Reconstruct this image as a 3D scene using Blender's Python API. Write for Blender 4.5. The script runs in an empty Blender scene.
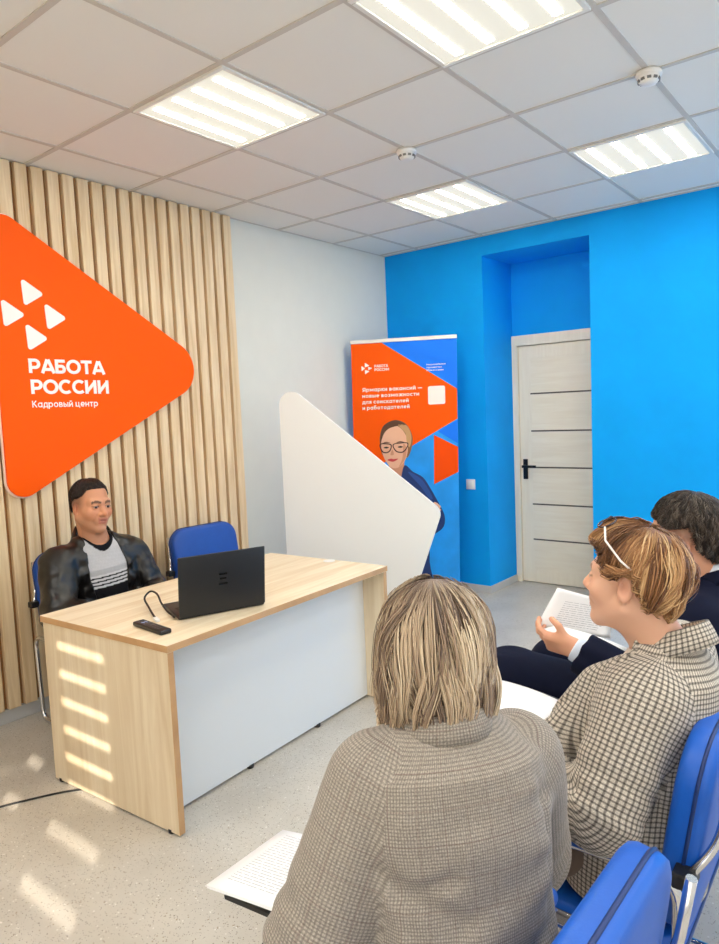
import bpy, bmesh, math, random
import numpy as np
from mathutils import Vector, Matrix
random.seed(7)
RNG = np.random.default_rng(7)
SC = bpy.context.scene
COL = SC.collection
PI = math.pi

# ---------------------------------------------------------------- helpers
def lin(c):
    c = c / 255.0
    return c / 12.92 if c <= 0.04045 else ((c + 0.055) / 1.055) ** 2.4
def rgb(r, g, b):
    return (lin(r), lin(g), lin(b), 1.0)

def new_mat(name):
    m = bpy.data.materials.new(name); m.use_nodes = True
    nt = m.node_tree
    return m, nt, nt.nodes['Principled BSDF']
def N(nt, kind, **kw):
    n = nt.nodes.new(kind)
    for k, v in kw.items():
        if k.startswith('i_'):
            n.inputs[k[2:].replace('_', ' ')].default_value = v
        else:
            setattr(n, k, v)
    return n
def plain(name, col, rough=0.5, metal=0.0, noise=0.0, nscale=30.0, bump=0.0, bscale=200.0, spec=0.5, coat=0.0, sheen=0.0):
    m, nt, b = new_mat(name)
    b.inputs['Base Color'].default_value = col
    b.inputs['Roughness'].default_value = rough
    b.inputs['Metallic'].default_value = metal
    b.inputs['Specular IOR Level'].default_value = spec
    b.inputs['Coat Weight'].default_value = coat
    b.inputs['Sheen Weight'].default_value = sheen
    tc = N(nt, 'ShaderNodeTexCoord')
    if noise > 0:
        nz = N(nt, 'ShaderNodeTexNoise', i_Scale=nscale, i_Detail=4.0)
        nt.links.new(tc.outputs['Object'], nz.inputs['Vector'])
        hs = N(nt, 'ShaderNodeHueSaturation'); hs.inputs['Color'].default_value = col
        mr = N(nt, 'ShaderNodeMapRange'); mr.inputs['From Min'].default_value = .3; mr.inputs['From Max'].default_value = .7
        mr.inputs['To Min'].default_value = 1 - noise; mr.inputs['To Max'].default_value = 1 + noise
        nt.links.new(nz.outputs['Fac'], mr.inputs['Value'])
        nt.links.new(mr.outputs['Result'], hs.inputs['Value'])
        nt.links.new(hs.outputs['Color'], b.inputs['Base Color'])
    if bump > 0:
        n2 = N(nt, 'ShaderNodeTexNoise', i_Scale=bscale, i_Detail=3.0)
        nt.links.new(tc.outputs['Object'], n2.inputs['Vector'])
        bp = N(nt, 'ShaderNodeBump'); bp.inputs['Strength'].default_value = bump; bp.inputs['Distance'].default_value = .002
        nt.links.new(n2.outputs['Fac'], bp.inputs['Height'])
        nt.links.new(bp.outputs['Normal'], b.inputs['Normal'])
    return m
def wood(name, c1, c2, scale=(1, 1, 1), rough=0.45, contrast=(.35, .68), seed=0.0):
    """grain runs along the axis with the smallest scale"""
    m, nt, b = new_mat(name)
    tc = N(nt, 'ShaderNodeTexCoord'); mp = N(nt, 'ShaderNodeMapping')
    mp.inputs['Scale'].default_value = scale; mp.inputs['Location'].default_value = (seed, seed * .7, seed * 1.3)
    nt.links.new(tc.outputs['Object'], mp.inputs['Vector'])
    n1 = N(nt, 'ShaderNodeTexNoise', i_Scale=1.0, i_Detail=6.0, i_Roughness=.6, i_Distortion=.6)
    nt.links.new(mp.outputs['Vector'], n1.inputs['Vector'])
    cr = N(nt, 'ShaderNodeValToRGB'); e = cr.color_ramp.elements
    e[0].position = contrast[0]; e[0].color = c2; e[1].position = contrast[1]; e[1].color = c1
    nt.links.new(n1.outputs['Fac'], cr.inputs['Fac'])
    nt.links.new(cr.outputs['Color'], b.inputs['Base Color'])
    b.inputs['Roughness'].default_value = rough
    return m
def emis(name, col, strength):
    m, nt, b = new_mat(name)
    b.inputs['Base Color'].default_value = col
    b.inputs['Emission Color'].default_value = col
    b.inputs['Emission Strength'].default_value = strength
    return m

def bm_new(): return bmesh.new()
def add_box(bm, lo, hi, bevel=0.0, seg=2, mat=None, mi=0):
    lo = Vector(lo); hi = Vector(hi)
    r = bmesh.ops.create_cube(bm, size=1.0)
    vs = r['verts']; c = (lo + hi) / 2; s = hi - lo
    for v in vs:
        v.co = Vector((v.co.x * s.x, v.co.y * s.y, v.co.z * s.z)) + c
    fs = list({f for v in vs for f in v.link_faces})
    if bevel > 0:
        es = list({e for v in vs for e in v.link_edges})
        rb = bmesh.ops.bevel(bm, geom=es, offset=bevel, segments=seg, profile=.5, affect='EDGES')
        fs = list(set(rb['faces']) | {f for f in fs if f.is_valid})
        vs = list({v for f in fs for v in f.verts})
        stack = set(vs); seen = set(vs)
        while stack:
            v = stack.pop()
            for e in v.link_edges:
                w = e.other_vert(v)
                if w not in seen: seen.add(w); stack.add(w)
        vs = list(seen); fs = list({f for v in vs for f in v.link_faces})
    for f in fs: f.material_index = mi
    if mat is not None:
        for v in vs: v.co = mat @ v.co
    return vs
def add_tube(bm, pts, r, n=10, closed=False, mi=0, cap=True):
    """round tube along points (r may be a list)"""
    pts = [Vector(p) for p in pts]; m = len(pts)
    rs = r if isinstance(r, (list, tuple)) else [r] * m
    tang = []
    for i in range(m):
        a = pts[i - 1] if (i > 0 or closed) else pts[0]
        b = pts[(i + 1) % m] if (i < m - 1 or closed) else pts[-1]
        t = (b - a); tang.append(t.normalized() if t.length > 1e-9 else Vector((0, 0, 1)))
    up = Vector((0, 0, 1))
    if abs(tang[0].dot(up)) > .9: up = Vector((1, 0, 0))
    nrm = (up - tang[0] * up.dot(tang[0])).normalized()
    rings = []
    for i in range(m):
        t = tang[i]
        nrm = (nrm - t * nrm.dot(t))
        if nrm.length < 1e-6: nrm = t.orthogonal()
        nrm.normalize(); bn = t.cross(nrm)
        rings.append([bm.verts.new(pts[i] + (nrm * math.cos(2 * PI * k / n) + bn * math.sin(2 * PI * k / n)) * rs[i]) for k in range(n)])
    out = []
    for i in range(m if closed else m - 1):
        A = rings[i]; B = rings[(i + 1) % m]
        for k in range(n):
            f = bm.faces.new((A[k], A[(k + 1) % n], B[(k + 1) % n], B[k])); f.smooth = True; f.material_index = mi; out.append(f)
    if cap and not closed:
        f = bm.faces.new(list(reversed(rings[0]))); f.material_index = mi
        f = bm.faces.new(rings[-1]); f.material_index = mi
    return out
def rounded_path(pts, rad=0.03, seg=6):
    """polyline with its corners rounded"""
    pts = [Vector(p) for p in pts]; out = [pts[0]]
    for i in range(1, len(pts) - 1):
        a, b, c = pts[i - 1], pts[i], pts[i + 1]
        d1 = (a - b); d2 = (c - b); l = min(rad, d1.length * .49, d2.length * .49)
        p1 = b + d1.normalized() * l; p2 = b + d2.normalized() * l
        for k in range(seg + 1):
            t = k / seg
            out.append(p1 * (1 - t) ** 2 + b * 2 * t * (1 - t) + p2 * t * t)
    out.append(pts[-1]); return out
def round_poly(pts, rad, seg=8):
    """closed 2-D polygon with rounded corners (rad may be a list)"""
    n = len(pts); out = []
    rs = rad if isinstance(rad, (list, tuple)) else [rad] * n
    for i in range(n):
        a = Vector(pts[i - 1]).to_2d(); b = Vector(pts[i]).to_2d(); c = Vector(pts[(i + 1) % n]).to_2d()
        if rs[i] <= 0: out.append(b); continue
        u = (a - b).normalized(); w = (c - b).normalized()
        ang = math.acos(max(-1, min(1, u.dot(w)))) / 2
        d = rs[i] / math.tan(ang)
        ctr = b + (u + w).normalized() * (rs[i] / math.sin(ang))
        p1 = b + u * d; p2 = b + w * d
        a1 = math.atan2(p1.y - ctr.y, p1.x - ctr.x); a2 = math.atan2(p2.y - ctr.y, p2.x - ctr.x)
        da = (a2 - a1 + PI) % (2 * PI) - PI
        for k in range(seg + 1):
            t = a1 + da * k / seg
            out.append(Vector((ctr.x + rs[i] * math.cos(t), ctr.y + rs[i] * math.sin(t))))
    return out
def smooth_poly(pts, sub=5):
    n = len(pts); P = [Vector(p).to_2d() for p in pts]; out = []
    for i in range(n):
        p0, p1, p2, p3 = P[i - 1], P[i], P[(i + 1) % n], P[(i + 2) % n]
        for k in range(sub):
            t = k / sub
            out.append(.5 * ((2 * p1) + (p2 - p0) * t + (2 * p0 - 5 * p1 + 4 * p2 - p3) * t * t + (3 * p1 - p0 - 3 * p2 + p3) * t ** 3))
    return out
def add_prism(bm, poly, thick, mat=None, bevel=0.0, mi=0, mi_side=None):
    """polygon in local XY extruded from z=0 to z=thick, then mat"""
    area = sum(poly[i - 1][0] * poly[i][1] - poly[i][0] * poly[i - 1][1] for i in range(len(poly)))
    if area < 0: poly = list(reversed(poly))
    bot = [bm.verts.new((p[0], p[1], 0)) for p in poly]; top = [bm.verts.new((p[0], p[1], thick)) for p in poly]
    f1 = bm.faces.new(list(reversed(bot))); f2 = bm.faces.new(top)
    f1.material_index = f2.material_index = mi
    n = len(poly); sides = []
    for i in range(n):
        f = bm.faces.new((bot[i], bot[(i + 1) % n], top[(i + 1) % n], top[i])); f.material_index = mi if mi_side is None else mi_side
        sides.append(f)
    vs = bot + top
    if bevel > 0:
        es = [e for e in f2.edges] + [e for e in f1.edges]
        rb = bmesh.ops.bevel(bm, geom=es, offset=bevel, segments=3, profile=.5, affect='EDGES')
        seen = {v for f in rb['faces'] for v in f.verts}; stack = set(seen)
        while stack:
            v = stack.pop()
            for e in v.link_edges:
                w = e.other_vert(v)
                if w not in seen: seen.add(w); stack.add(w)
        vs = list(seen)
    if mat is not None:
        for v in vs: v.co = mat @ v.co
    return vs
def add_lathe(bm, prof, n=32, mat=None, mi=0):
    rings = []; allv = []
    for (r, z) in prof:
        if r < 1e-6: ring = [bm.verts.new((0, 0, z))]
        else: ring = [bm.verts.new((r * math.cos(2 * PI * k / n), r * math.sin(2 * PI * k / n), z)) for k in range(n)]
        rings.append(ring); allv += ring
    for A, B in zip(rings, rings[1:]):
        for k in range(n):
            k2 = (k + 1) % n
            if len(A) == 1 and len(B) > 1: f = bm.faces.new((A[0], B[k2], B[k]))
            elif len(B) == 1 and len(A) > 1: f = bm.faces.new((A[k], A[k2], B[0]))
            elif len(A) > 1: f = bm.faces.new((A[k], A[k2], B[k2], B[k]))
            else: continue
            f.smooth = True; f.material_index = mi
    if mat is not None:
        for v in allv: v.co = mat @ v.co
def obj(name, bm, mats, parent=None, smooth=False, angle=None, recalc=True):
    if recalc: bmesh.ops.recalc_face_normals(bm, faces=bm.faces)
    me = bpy.data.meshes.new(name); bm.to_mesh(me); bm.free()
    if not isinstance(mats, (list, tuple)): mats = [mats]
    for m in mats: me.materials.append(m)
    if smooth:
        me.polygons.foreach_set('use_smooth', [True] * len(me.polygons))
    if angle: me.set_sharp_from_angle(angle=math.radians(angle))
    o = bpy.data.objects.new(name, me); COL.objects.link(o)
    if parent: o.parent = parent
    return o
def empty(name, loc=(0, 0, 0), rotz=0.0):
    o = bpy.data.objects.new(name, None); COL.objects.link(o)
    o.location = loc; o.rotation_euler = (0, 0, rotz); o.empty_display_size = .1
    return o
def tag(o, label=None, cat=None, group=None, kind=None):
    if label: o['label'] = label
    if cat: o['category'] = cat
    if group: o['group'] = group
    if kind: o['kind'] = kind
    return o
def copy_tree(o, parent=None):
    c = o.copy(); COL.objects.link(c)
    if parent: c.parent = parent
    for ch in list(o.children): copy_tree(ch, c)
    return c
def stroke_text(name, body, cap, width, mat, parent, M, w=.2, depth=.003):
    """sans-serif letters drawn as thick strokes (cap height 1), scaled to width"""
    def arc(cx, cy, r, a0, a1, n=14): return [(cx + r * math.cos(math.radians(a0 + (a1 - a0) * k / n)), cy + r * math.sin(math.radians(a0 + (a1 - a0) * k / n))) for k in range(n + 1)]
    h = w / 2
    G = {'Р': (.80, [[(h, 0), (h, 1)], [(h, 1 - h), (.42, 1 - h)] + arc(.42, .64, .36 - h, 90, -90) + [(h, .28 + h)]]),
         'А': (.98, [[(.09, 0), (.46, .97)], [(.52, .97), (.89, 0)], [(.22, .27), (.76, .27)]]),
         'Б': (.78, [[(h, 0), (h, 1)], [(h, 1 - h), (.70, 1 - h)], [(h, .52), (.42, .52)] + arc(.42, .26 + h / 2, .21, 90, -90) + [(h, h)]]),
         'О': (1.06, [arc(.53, .5, .52 - h, 0, 360, 36)]), 'Т': (.84, [[(.02, 1 - h), (.82, 1 - h)], [(.42, 0), (.42, 1 - h)]]),
         'С': (.96, [arc(.53, .5, .52 - h, 48, 312, 28)]), 'И': (.94, [[(h, 0), (h, 1)], [(.84 - h, 0), (.84 - h, 1)], [(h, .14), (.84 - h, .86)]])}
    X = .74; q = (X - w) / 4; dx = .26; C_ = arc(X / 2, X / 2, X / 2 - h, 0, 360, 26); sp = .15
    bow = lambda x0, yt, yb, xr: [(x0, yt), (xr, yt)] + arc(xr, (yt + yb) / 2, (yt - yb) / 2, 90, -90, 10) + [(x0, yb)]
    I_ = [[(h, 0), (h, X)], [(.64 - h, 0), (.64 - h, X)], [(h, .12), (.64 - h, X - .12)]]
    G.update({'о': (X + sp, [C_]), 'а': (X + sp, [C_, [(X - h, 0), (X - h, X)]]), 'р': (X + sp, [C_, [(h, -dx), (h, X)]]), 'б': (X + sp, [C_, [(h, X / 2), (h, .78), (.18, .92), (.62, .98)]]),
        'и': (.64 + sp, I_), 'й': (.64 + sp, I_ + [arc(.32, 1.0, .15, 200, 340, 8)]), 'н': (.64 + sp, [I_[0], I_[1], [(h, X / 2), (.64 - h, X / 2)]]), 'п': (.64 + sp, [I_[0], I_[1], [(0, X - h), (.64, X - h)]]),
        'ц': (.74 + sp, [[(h, 0), (h, X)], [(.62 - h, 0), (.62 - h, X)], [(0, h), (.74, h)], [(.74 - h * .8, -.18), (.74 - h * .8, h)]]), 'т': (.60 + sp, [[(0, X - h), (.60, X - h)], [(.30, 0), (.30, X)]]),
        'е': (X + sp * .8, [arc(X / 2, X / 2, X / 2 - h, 0, 312, 22), [(h, X / 2), (X - h, X / 2)]]), 'с': (.66 + sp * .7, [arc(X / 2, X / 2, X / 2 - h, 48, 312, 20)]), 'к': (.62 + sp * .6, [[(h, 0), (h, X)], [(h, X * .42), (.52, X)], [(.20, X * .56), (.56, 0)]]),
        'К': (.80 + sp * .6, [[(h, 0), (h, 1)], [(h, .42), (.66, 1)], [(.26, .58), (.72, 0)]]), 'м': (.84 + sp, [[(h, 0), (h, X)], [(.84 - h, 0), (.84 - h, X)], [(h, X - .04), (.42, .2)], [(.42, .2), (.84 - h, X - .04)]]),
        'в': (.60 + sp, [[(h, 0), (h, X)], bow(h, X - h, X / 2, .34), bow(h, X / 2, h, .38)]), 'ь': (.58 + sp, [[(h, 0), (h, X)], bow(h, .44, h, .36)]), 'ы': (.82 + sp, [[(h, 0), (h, X)], bow(h, .44, h, .30), [(.82 - h, 0), (.82 - h, X)]]),
        'д': (.76 + sp * .7, [[(.12, h), (.22, X - h)], [(.22, X - h), (.62, X - h)], [(.62, 0), (.62, X)], [(0, h), (.76, h)], [(h * .8, -.18), (h * .8, h)], [(.76 - h * .8, -.18), (.76 - h * .8, h)]]),
        'л': (.66 + sp, [[(.06, 0), (.20, X - h)], [(.20, X - h), (.66, X - h)], [(.66 - h, 0), (.66 - h, X)]]), 'з': (.56 + sp, [[(.06, X - h), (.30, X - h)] + arc(.30, X - h - q, q, 90, -90, 8) + [(.18, X / 2)], [(.18, X / 2), (.32, X / 2)] + arc(.32, h + q, q, 90, -90, 8) + [(.04, h)]]),
        'ж': (.92 + sp * .6, [[(.46, 0), (.46, X)], [(.06, X), (.42, X / 2)], [(.06, 0), (.42, X / 2)], [(.86, X), (.50, X / 2)], [(.86, 0), (.50, X / 2)]]), 'я': (.60 + sp, [[(.6 - h, 0), (.6 - h, X)], [(.6 - h, X - h), (.26, X - h)] + arc(.26, X - h - q, q, 90, 270, 8) + [(.6 - h, X / 2)], [(.08, 0), (.34, X / 2)]]),
        'Я': (.78 + sp, [[(.78 - h, 0), (.78 - h, 1)], [(.78 - h, 1 - h), (.36, 1 - h)] + arc(.36, .66, .34 - h, 90, 270, 10) + [(.78 - h, .32 + h)], [(.08, 0), (.42, .36)]]), 'Н': (.80 + sp, [[(h, 0), (h, 1)], [(.8 - h, 0), (.8 - h, 1)], [(h, .5), (.8 - h, .5)]]),
        ' ': (.36, []), '—': (1.0 + sp, [[(0, X / 2), (1.0, X / 2)]])})
    tot = sum(G[c][0] for c in body) - .1; k = width / (tot * cap); bm = bm_new(); x = 0; lay = 0
    for c in body:
        adv, strokes = G[c]
        for st in strokes:
            P = [Vector((p[0], p[1])) for p in st]; L_, R2 = [], []
            closed = (P[0] - P[-1]).length < 1e-6
            for i in range(len(P)):
                a = P[i - 1] if i > 0 else (P[-2] if closed else P[0]); b = P[i + 1] if i < len(P) - 1 else (P[1] if closed else P[-1])
                t = (b - a).normalized(); nn = Vector((-t.y, t.x))
                L_.append(P[i] + nn * h); R2.append(P[i] - nn * h)
            z1 = depth + lay * 1.2e-4; lay = (lay + 1) % 3
            T_ = lambda p, z: bm.verts.new(M @ Vector(((x + p.x) * cap * k, p.y * cap, z)))
            A = [(T_(l, 0), T_(l, z1), T_(r, z1), T_(r, 0)) for l, r in zip(L_, R2)]
            for q, p in zip(A, A[1:]):
                for j in range(3): bm.faces.new((q[j], q[j + 1], p[j + 1], p[j]))
            if not closed: bm.faces.new(A[0]); bm.faces.new(A[-1])
        x += adv
    return obj(name, bm, mat, parent)
def frame_mat(origin, x, y):
    x = Vector(x).normalized(); y = Vector(y); y = (y - x * y.dot(x)).normalized(); z = x.cross(y)
    M = Matrix((x, y, z)).transposed().to_4x4(); M.translation = Vector(origin)
    return M
CAM = (695.979, 0.66051, -0.085687, -0.040908, 3.6431, -4.9097, 1.49477)
LAMP_W = 12.0
SUN_W = 7.5
EXPO = -0.17
SKY_W = 4.2
BLIND = .6
# ---------------------------------------------------------------- the room
H = 2.826; XR = 5.6; YB = -6.0
GX0, GY0, T = 0.357, -3.074, 0.6          # ceiling grid origin and tile
NX0, NX1, NZ, ND = 0.939, 1.795, 2.678, 0.49  # door recess

def speckle_floor():
    m, nt, b = new_mat('speckled_linoleum')
    tc = N(nt, 'ShaderNodeTexCoord')
    base = N(nt, 'ShaderNodeTexNoise', i_Scale=3.0, i_Detail=4.0); nt.links.new(tc.outputs['Object'], base.inputs['Vector'])
    cr0 = N(nt, 'ShaderNodeValToRGB'); cr0.color_ramp.elements[0].position = .35; cr0.color_ramp.elements[1].position = .65
    cr0.color_ramp.elements[0].color = rgb(190, 183, 172); cr0.color_ramp.elements[1].color = rgb(202, 196, 186)
    nt.links.new(base.outputs['Fac'], cr0.inputs['Fac'])
    col = cr0.outputs['Color']
    for sc, thr, c in ((130.0, .16, rgb(138, 128, 114)), (85.0, .12, rgb(158, 144, 124)), (70.0, .10, rgb(224, 220, 212)), (180.0, .15, rgb(100, 92, 82))):
        v = N(nt, 'ShaderNodeTexVoronoi', i_Scale=sc); v.inputs['Randomness'].default_value = 1.0
        nt.links.new(tc.outputs['Object'], v.inputs['Vector'])
        w = N(nt, 'ShaderNodeTexNoise', i_Scale=sc * .45, i_Detail=2.0); nt.links.new(tc.outputs['Object'], w.inputs['Vector'])
        lt = N(nt, 'ShaderNodeMath', operation='LESS_THAN'); lt.inputs[1].default_value = thr + .1
        nt.links.new(v.outputs['Distance'], lt.inputs[0])
        g = N(nt, 'ShaderNodeMath', operation='GREATER_THAN'); g.inputs[1].default_value = .56
        nt.links.new(w.outputs['Fac'], g.inputs[0])
        mu = N(nt, 'ShaderNodeMath', operation='MULTIPLY'); nt.links.new(lt.outputs[0], mu.inputs[0]); nt.links.new(g.outputs[0], mu.inputs[1])
        mx = N(nt, 'ShaderNodeMix', data_type='RGBA'); nt.links.new(mu.outputs[0], mx.inputs['Factor'])
        nt.links.new(col, mx.inputs['A']); mx.inputs['B'].default_value = c; col = mx.outputs['Result']
    nt.links.new(col, b.inputs['Base Color'])
    b.inputs['Roughness'].default_value = .32
    b.inputs['Specular IOR Level'].default_value = .4
    return m

M_floor = speckle_floor()
M_ceil = plain('mineral_ceiling_tile', rgb(238, 236, 229), .9, bump=.25, bscale=350)
M_bar = plain('ceiling_grid_bar', rgb(205, 199, 190), .6)
M_blue = plain('blue_wall_paint', rgb(0, 162, 248), .7, noise=.05, nscale=2.2, bump=.12, bscale=60, spec=.2)
M_grey = plain('pale_grey_wall_paint', rgb(224, 224, 215), .8, noise=.012, nscale=8, bump=.1, bscale=80)
M_white_wall = plain('off_white_wall_paint', rgb(232, 230, 225), .85)
M_slat = wood('light_oak_slat', rgb(243, 220, 182), rgb(216, 186, 143), (30, 30, 1.6), .5)
M_slatback = wood('oak_slat_backing', rgb(176, 132, 82), rgb(140, 98, 56), (30, 30, 1.6), .6)
M_base = plain('grey_vinyl_skirting', rgb(196, 196, 196), .45)

def struct(name, bm, mats, parent=None, **kw):
    o = obj(name, bm, mats, parent, **kw); o['kind'] = 'structure'; return o
def quad(bm, a, b, c, d):
    return bm.faces.new([bm.verts.new(p) for p in (a, b, c, d)])

bm = bm_new(); add_box(bm, (-.15, YB - .15, -.12), (XR + .15, ND + .15, 0)); floor = struct('floor', bm, M_floor)
bm = bm_new(); add_box(bm, (-.15, YB - .15, H), (XR + .15, .15, H + .1)); ceiling = struct('ceiling', bm, M_ceil)
bm = bm_new()
k = 0
for i in range(-1, 10):
    x = GX0 + i * T
    if 0 < x < XR: add_box(bm, (x - .012, YB, H - .004), (x + .012, 0, H + .002))
for j in range(-5, 7):
    y = GY0 + j * T
    if YB < y < 0: add_box(bm, (0, y - .012, H - .0045), (XR, y + .012, H + .002))
add_box(bm, (0, -.02, H - .004), (XR, 0, H + .002)); add_box(bm, (0, YB, H - .004), (.012, 0, H + .002))
struct('ceiling_grid', bm, M_bar, ceiling)

# left wall: grey paint, slat cladding on its nearer part
bm = bm_new(); add_box(bm, (-.15, YB - .15, 0), (0, .15, H)); wall_left = struct('wall_left', bm, M_grey)
SLX = .045; SEND = -1.746; PITCH = .0832
bm = bm_new(); add_box(bm, (0, YB, .075), (.016, SEND, H - .004)); struct('slat_backing', bm, M_slatback, wall_left)
bm = bm_new(); y = SEND
while y > -5.9:
    add_box(bm, (.012, y - .061, .075), (SLX, y, H - .006), .002, 1); y -= PITCH
struct('slat_cladding', bm, M_slat, wall_left)
bm = bm_new(); add_box(bm, (0, YB, 0), (.022, 0, .07), .003, 1); struct('baseboard_left', bm, M_base)

# far blue wall with the door recess
bm = bm_new()
add_box(bm, (-.15, 0, 0), (NX0, ND + .15, H)); add_box(bm, (NX1, 0, 0), (XR + .15, ND + .15, H)); add_box(bm, (NX0, 0, NZ), (NX1, ND + .15, H))
add_box(bm, (NX0, ND, 2.07), (NX1, ND + .15, NZ)); add_box(bm, (NX0, ND + .1, 0), (NX1, ND + .15, 2.07))  # thin panel behind the door leaf added to block leaking sky light
wall_far = struct('wall_far', bm, M_blue)
bm = bm_new()
add_box(bm, (0, -.014, 0), (NX0 + .002, 0, .06), .003, 1); add_box(bm, (NX0, -.014, 0), (NX0 + .014, ND - .03, .06), .003, 1)
add_box(bm, (NX1 - .014, -.014, 0), (NX1, ND - .03, .06), .003, 1); add_box(bm, (NX1, -.014, 0), (XR, 0, .06), .003, 1)
struct('baseboard_far', bm, M_base)

# right wall and the wall behind the camera with a slit-lit window
RY0, RY1, RZ0, RZ1 = -2.0, -.35, .55, 2.55  # opening added out of view to let sky light brighten the room
bm = bm_new(); add_box(bm, (XR, YB - .15, 0), (XR + .15, RY0, H)); add_box(bm, (XR, RY1, 0), (XR + .15, ND + .15, H))
add_box(bm, (XR, RY0, 0), (XR + .15, RY1, RZ0)); add_box(bm, (XR, RY0, RZ1), (XR + .15, RY1, H)); struct('wall_right', bm, M_white_wall)

# door
M_door = wood('pale_ash_door', rgb(250, 240, 218), rgb(243, 231, 207), (2.5, 30, 30), .42)
M_doorv = wood('pale_ash_door_frame', rgb(250, 240, 218), rgb(244, 232, 209), (30, 30, 2.5), .42)
M_inlay = plain('dark_door_inlay', rgb(92, 84, 74), .3)
M_black = plain('black_matte_metal', rgb(14, 14, 15), .35, .3)
door = empty('door_1', ((NX0 + NX1) / 2, ND, 0)); door['kind'] = 'structure'
W = NX1 - NX0; hx = W / 2
bm = bm_new()
for s in (-1, 1):
    add_box(bm, (s * hx - (.052 if s > 0 else 0), -.022, 0), (s * hx + (.052 if s < 0 else 0), .08, 2.078), .003, 1)
add_box(bm, (-hx, -.0225, 2.0), (hx, .08, 2.085), .003, 1)
f = struct('door_frame', bm, M_doorv, door)
lx0, lx1 = -hx + .054, hx - .054
bm = bm_new(); add_box(bm, (lx0, -.002, .006), (lx1, .036, 1.996), .003, 1)
leaf = struct('door_leaf', bm, M_doorv, door)
zs = [.06, .335, .61, .885, 1.16, 1.435, 1.71, 1.90]
inner0, inner1 = lx0 + .105, lx1 - .09
bm = bm_new()
zz = [.10, .375, .675, .985, 1.29, 1.60, 1.90]
for a, b in zip(zz, zz[1:]):
    add_box(bm, (inner0, -.0035, a + .006), (inner1, .01, b - .006), .003, 1)
struct('door_panels', bm, M_door, leaf)
bm = bm_new()
for a in zz[1:-1]: add_box(bm, (inner0 - .004, -.0028, a - .006), (inner1 + .004, .01, a + .006))
struct('door_inlays', bm, M_inlay, leaf)
bm = bm_new(); cx = lx0 + .045
add_box(bm, (cx - .02, -.014, .885), (cx + .02, .0, 1.055), .004, 2)
add_box(bm, (cx - .01, -.055, .985), (cx + .01, -.01, 1.005), .003, 2); add_box(bm, (cx - .012, -.062, .984), (cx + .115, -.048, 1.006), .004, 2)
struct('door_handle', bm, M_black, leaf)

# wall switch
M_swit = plain('white_switch_plastic', rgb(238, 238, 236), .35)
sw = empty('light_switch', (.785, -.0, .885)); tag(sw, 'white square light switch on the blue wall beside the recess', 'switch')
bm = bm_new(); add_box(bm, (-.041, -.009, -.041), (.041, 0, .041), .004, 3); obj('switch_plate', bm, M_swit, sw, smooth=True, angle=40)
bm = bm_new(); add_box(bm, (-.026, -.014, -.028), (.026, -.007, .028), .003, 2); obj('rocker', bm, M_swit, sw, smooth=True, angle=40)

# smoke detectors on grid crossings
M_det = plain('white_detector_plastic', rgb(236, 234, 230), .4)
M_detd = plain('grey_detector_slots', rgb(120, 118, 114), .6)
def detector(x, y, label):
    d = empty('smoke_detector', (x, y, H - .0045)); tag(d, label, 'smoke detector', 'round smoke detectors on the ceiling grid')
    bm = bm_new(); add_lathe(bm, [(0, 0), (.05, 0), (.052, -.008), (.05, -.016), (.044, -.018)], 36); obj('mount_base', bm, M_det, d)
    bm = bm_new(); add_lathe(bm, [(.044, -.014), (.044, -.022), (.040, -.034), (.033, -.043), (.02, -.047), (0, -.048)], 36); obj('sensor_dome', bm, M_det, d)
    bm = bm_new()
    for k in range(10):
        a = 2 * PI * k / 10; R = Matrix.Rotation(a, 4, 'Z')
        add_box(bm, (.036, -.008, -.037), (.0435, .008, -.028), mat=R)
    obj('vent_slots', bm, M_detd, d)
detector(GX0 + 2 * T, GY0 + 2 * T, 'white smoke detector on the ceiling above the roll-up banner, the one farther from the door')
detector(GX0 + 4 * T, GY0 + 2 * T, 'white smoke detector at the upper right of the ceiling, above the door side')

# recessed ceiling lights (60 x 60 cm trays with four LED rows)
M_tray = plain('white_light_tray', rgb(235, 233, 226), .5)
M_diff = emis('lit_prismatic_diffuser', rgb(255, 250, 232), .85); M_diff.node_tree.nodes['Principled BSDF'].inputs['Base Color'].default_value = (.15, .15, .14, 1)
M_led = emis('lit_led_row', rgb(255, 249, 232), 55.0)
def ceiling_light(ix, iy, label):
    o = empty('ceiling_light', (GX0 + (ix + .5) * T, GY0 + (iy + .5) * T, H - .006)); tag(o, label, 'ceiling light', 'square recessed ceiling lights')
    s = .292
    bm = bm_new()
    for (a, b, c, d) in ((-s, -s, s, -s + .02), (-s, s - .02, s, s), (-s, -s + .02, -s + .02, s - .02), (s - .02, -s + .02, s, s - .02)):
        add_box(bm, (a, b, -.006), (c, d, .004), .002, 1)
    obj('frame', bm, M_tray, o)
    bm = bm_new(); add_box(bm, (-s + .018, -s + .018, -.001), (s - .018, s - .018, .003)); obj('diffuser', bm, M_diff, o)
    for k in range(4):
        y0 = -.195 + k * .13
        bm = bm_new()
        for q in range(22):
            yy = -.235 + q * .0224
            add_box(bm, (y0 - .018, yy - .0095, -.0035), (y0 + .018, yy + .0095, 0), .003, 1)
        obj('led_row', bm, M_led, o)
ceiling_light(1, 0, 'square ceiling light nearest the slatted wall, at upper left')
ceiling_light(3, 0, 'large square ceiling light at the top, cut off by the upper edge of the photo')
ceiling_light(1, 3, 'square ceiling light above the banner, near the grey wall corner')
ceiling_light(3, 3, 'square ceiling light near the blue wall, at the right side')
def lamp_area(name, x, y, power, size=.56):
    l = bpy.data.lights.new(name, 'AREA'); l.shape = 'SQUARE'; l.size = size; l.energy = power; l.color = (1.0, .975, .93)
    o = bpy.data.objects.new(name, l); COL.objects.link(o); o.location = (x, y, H - .012)
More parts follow.
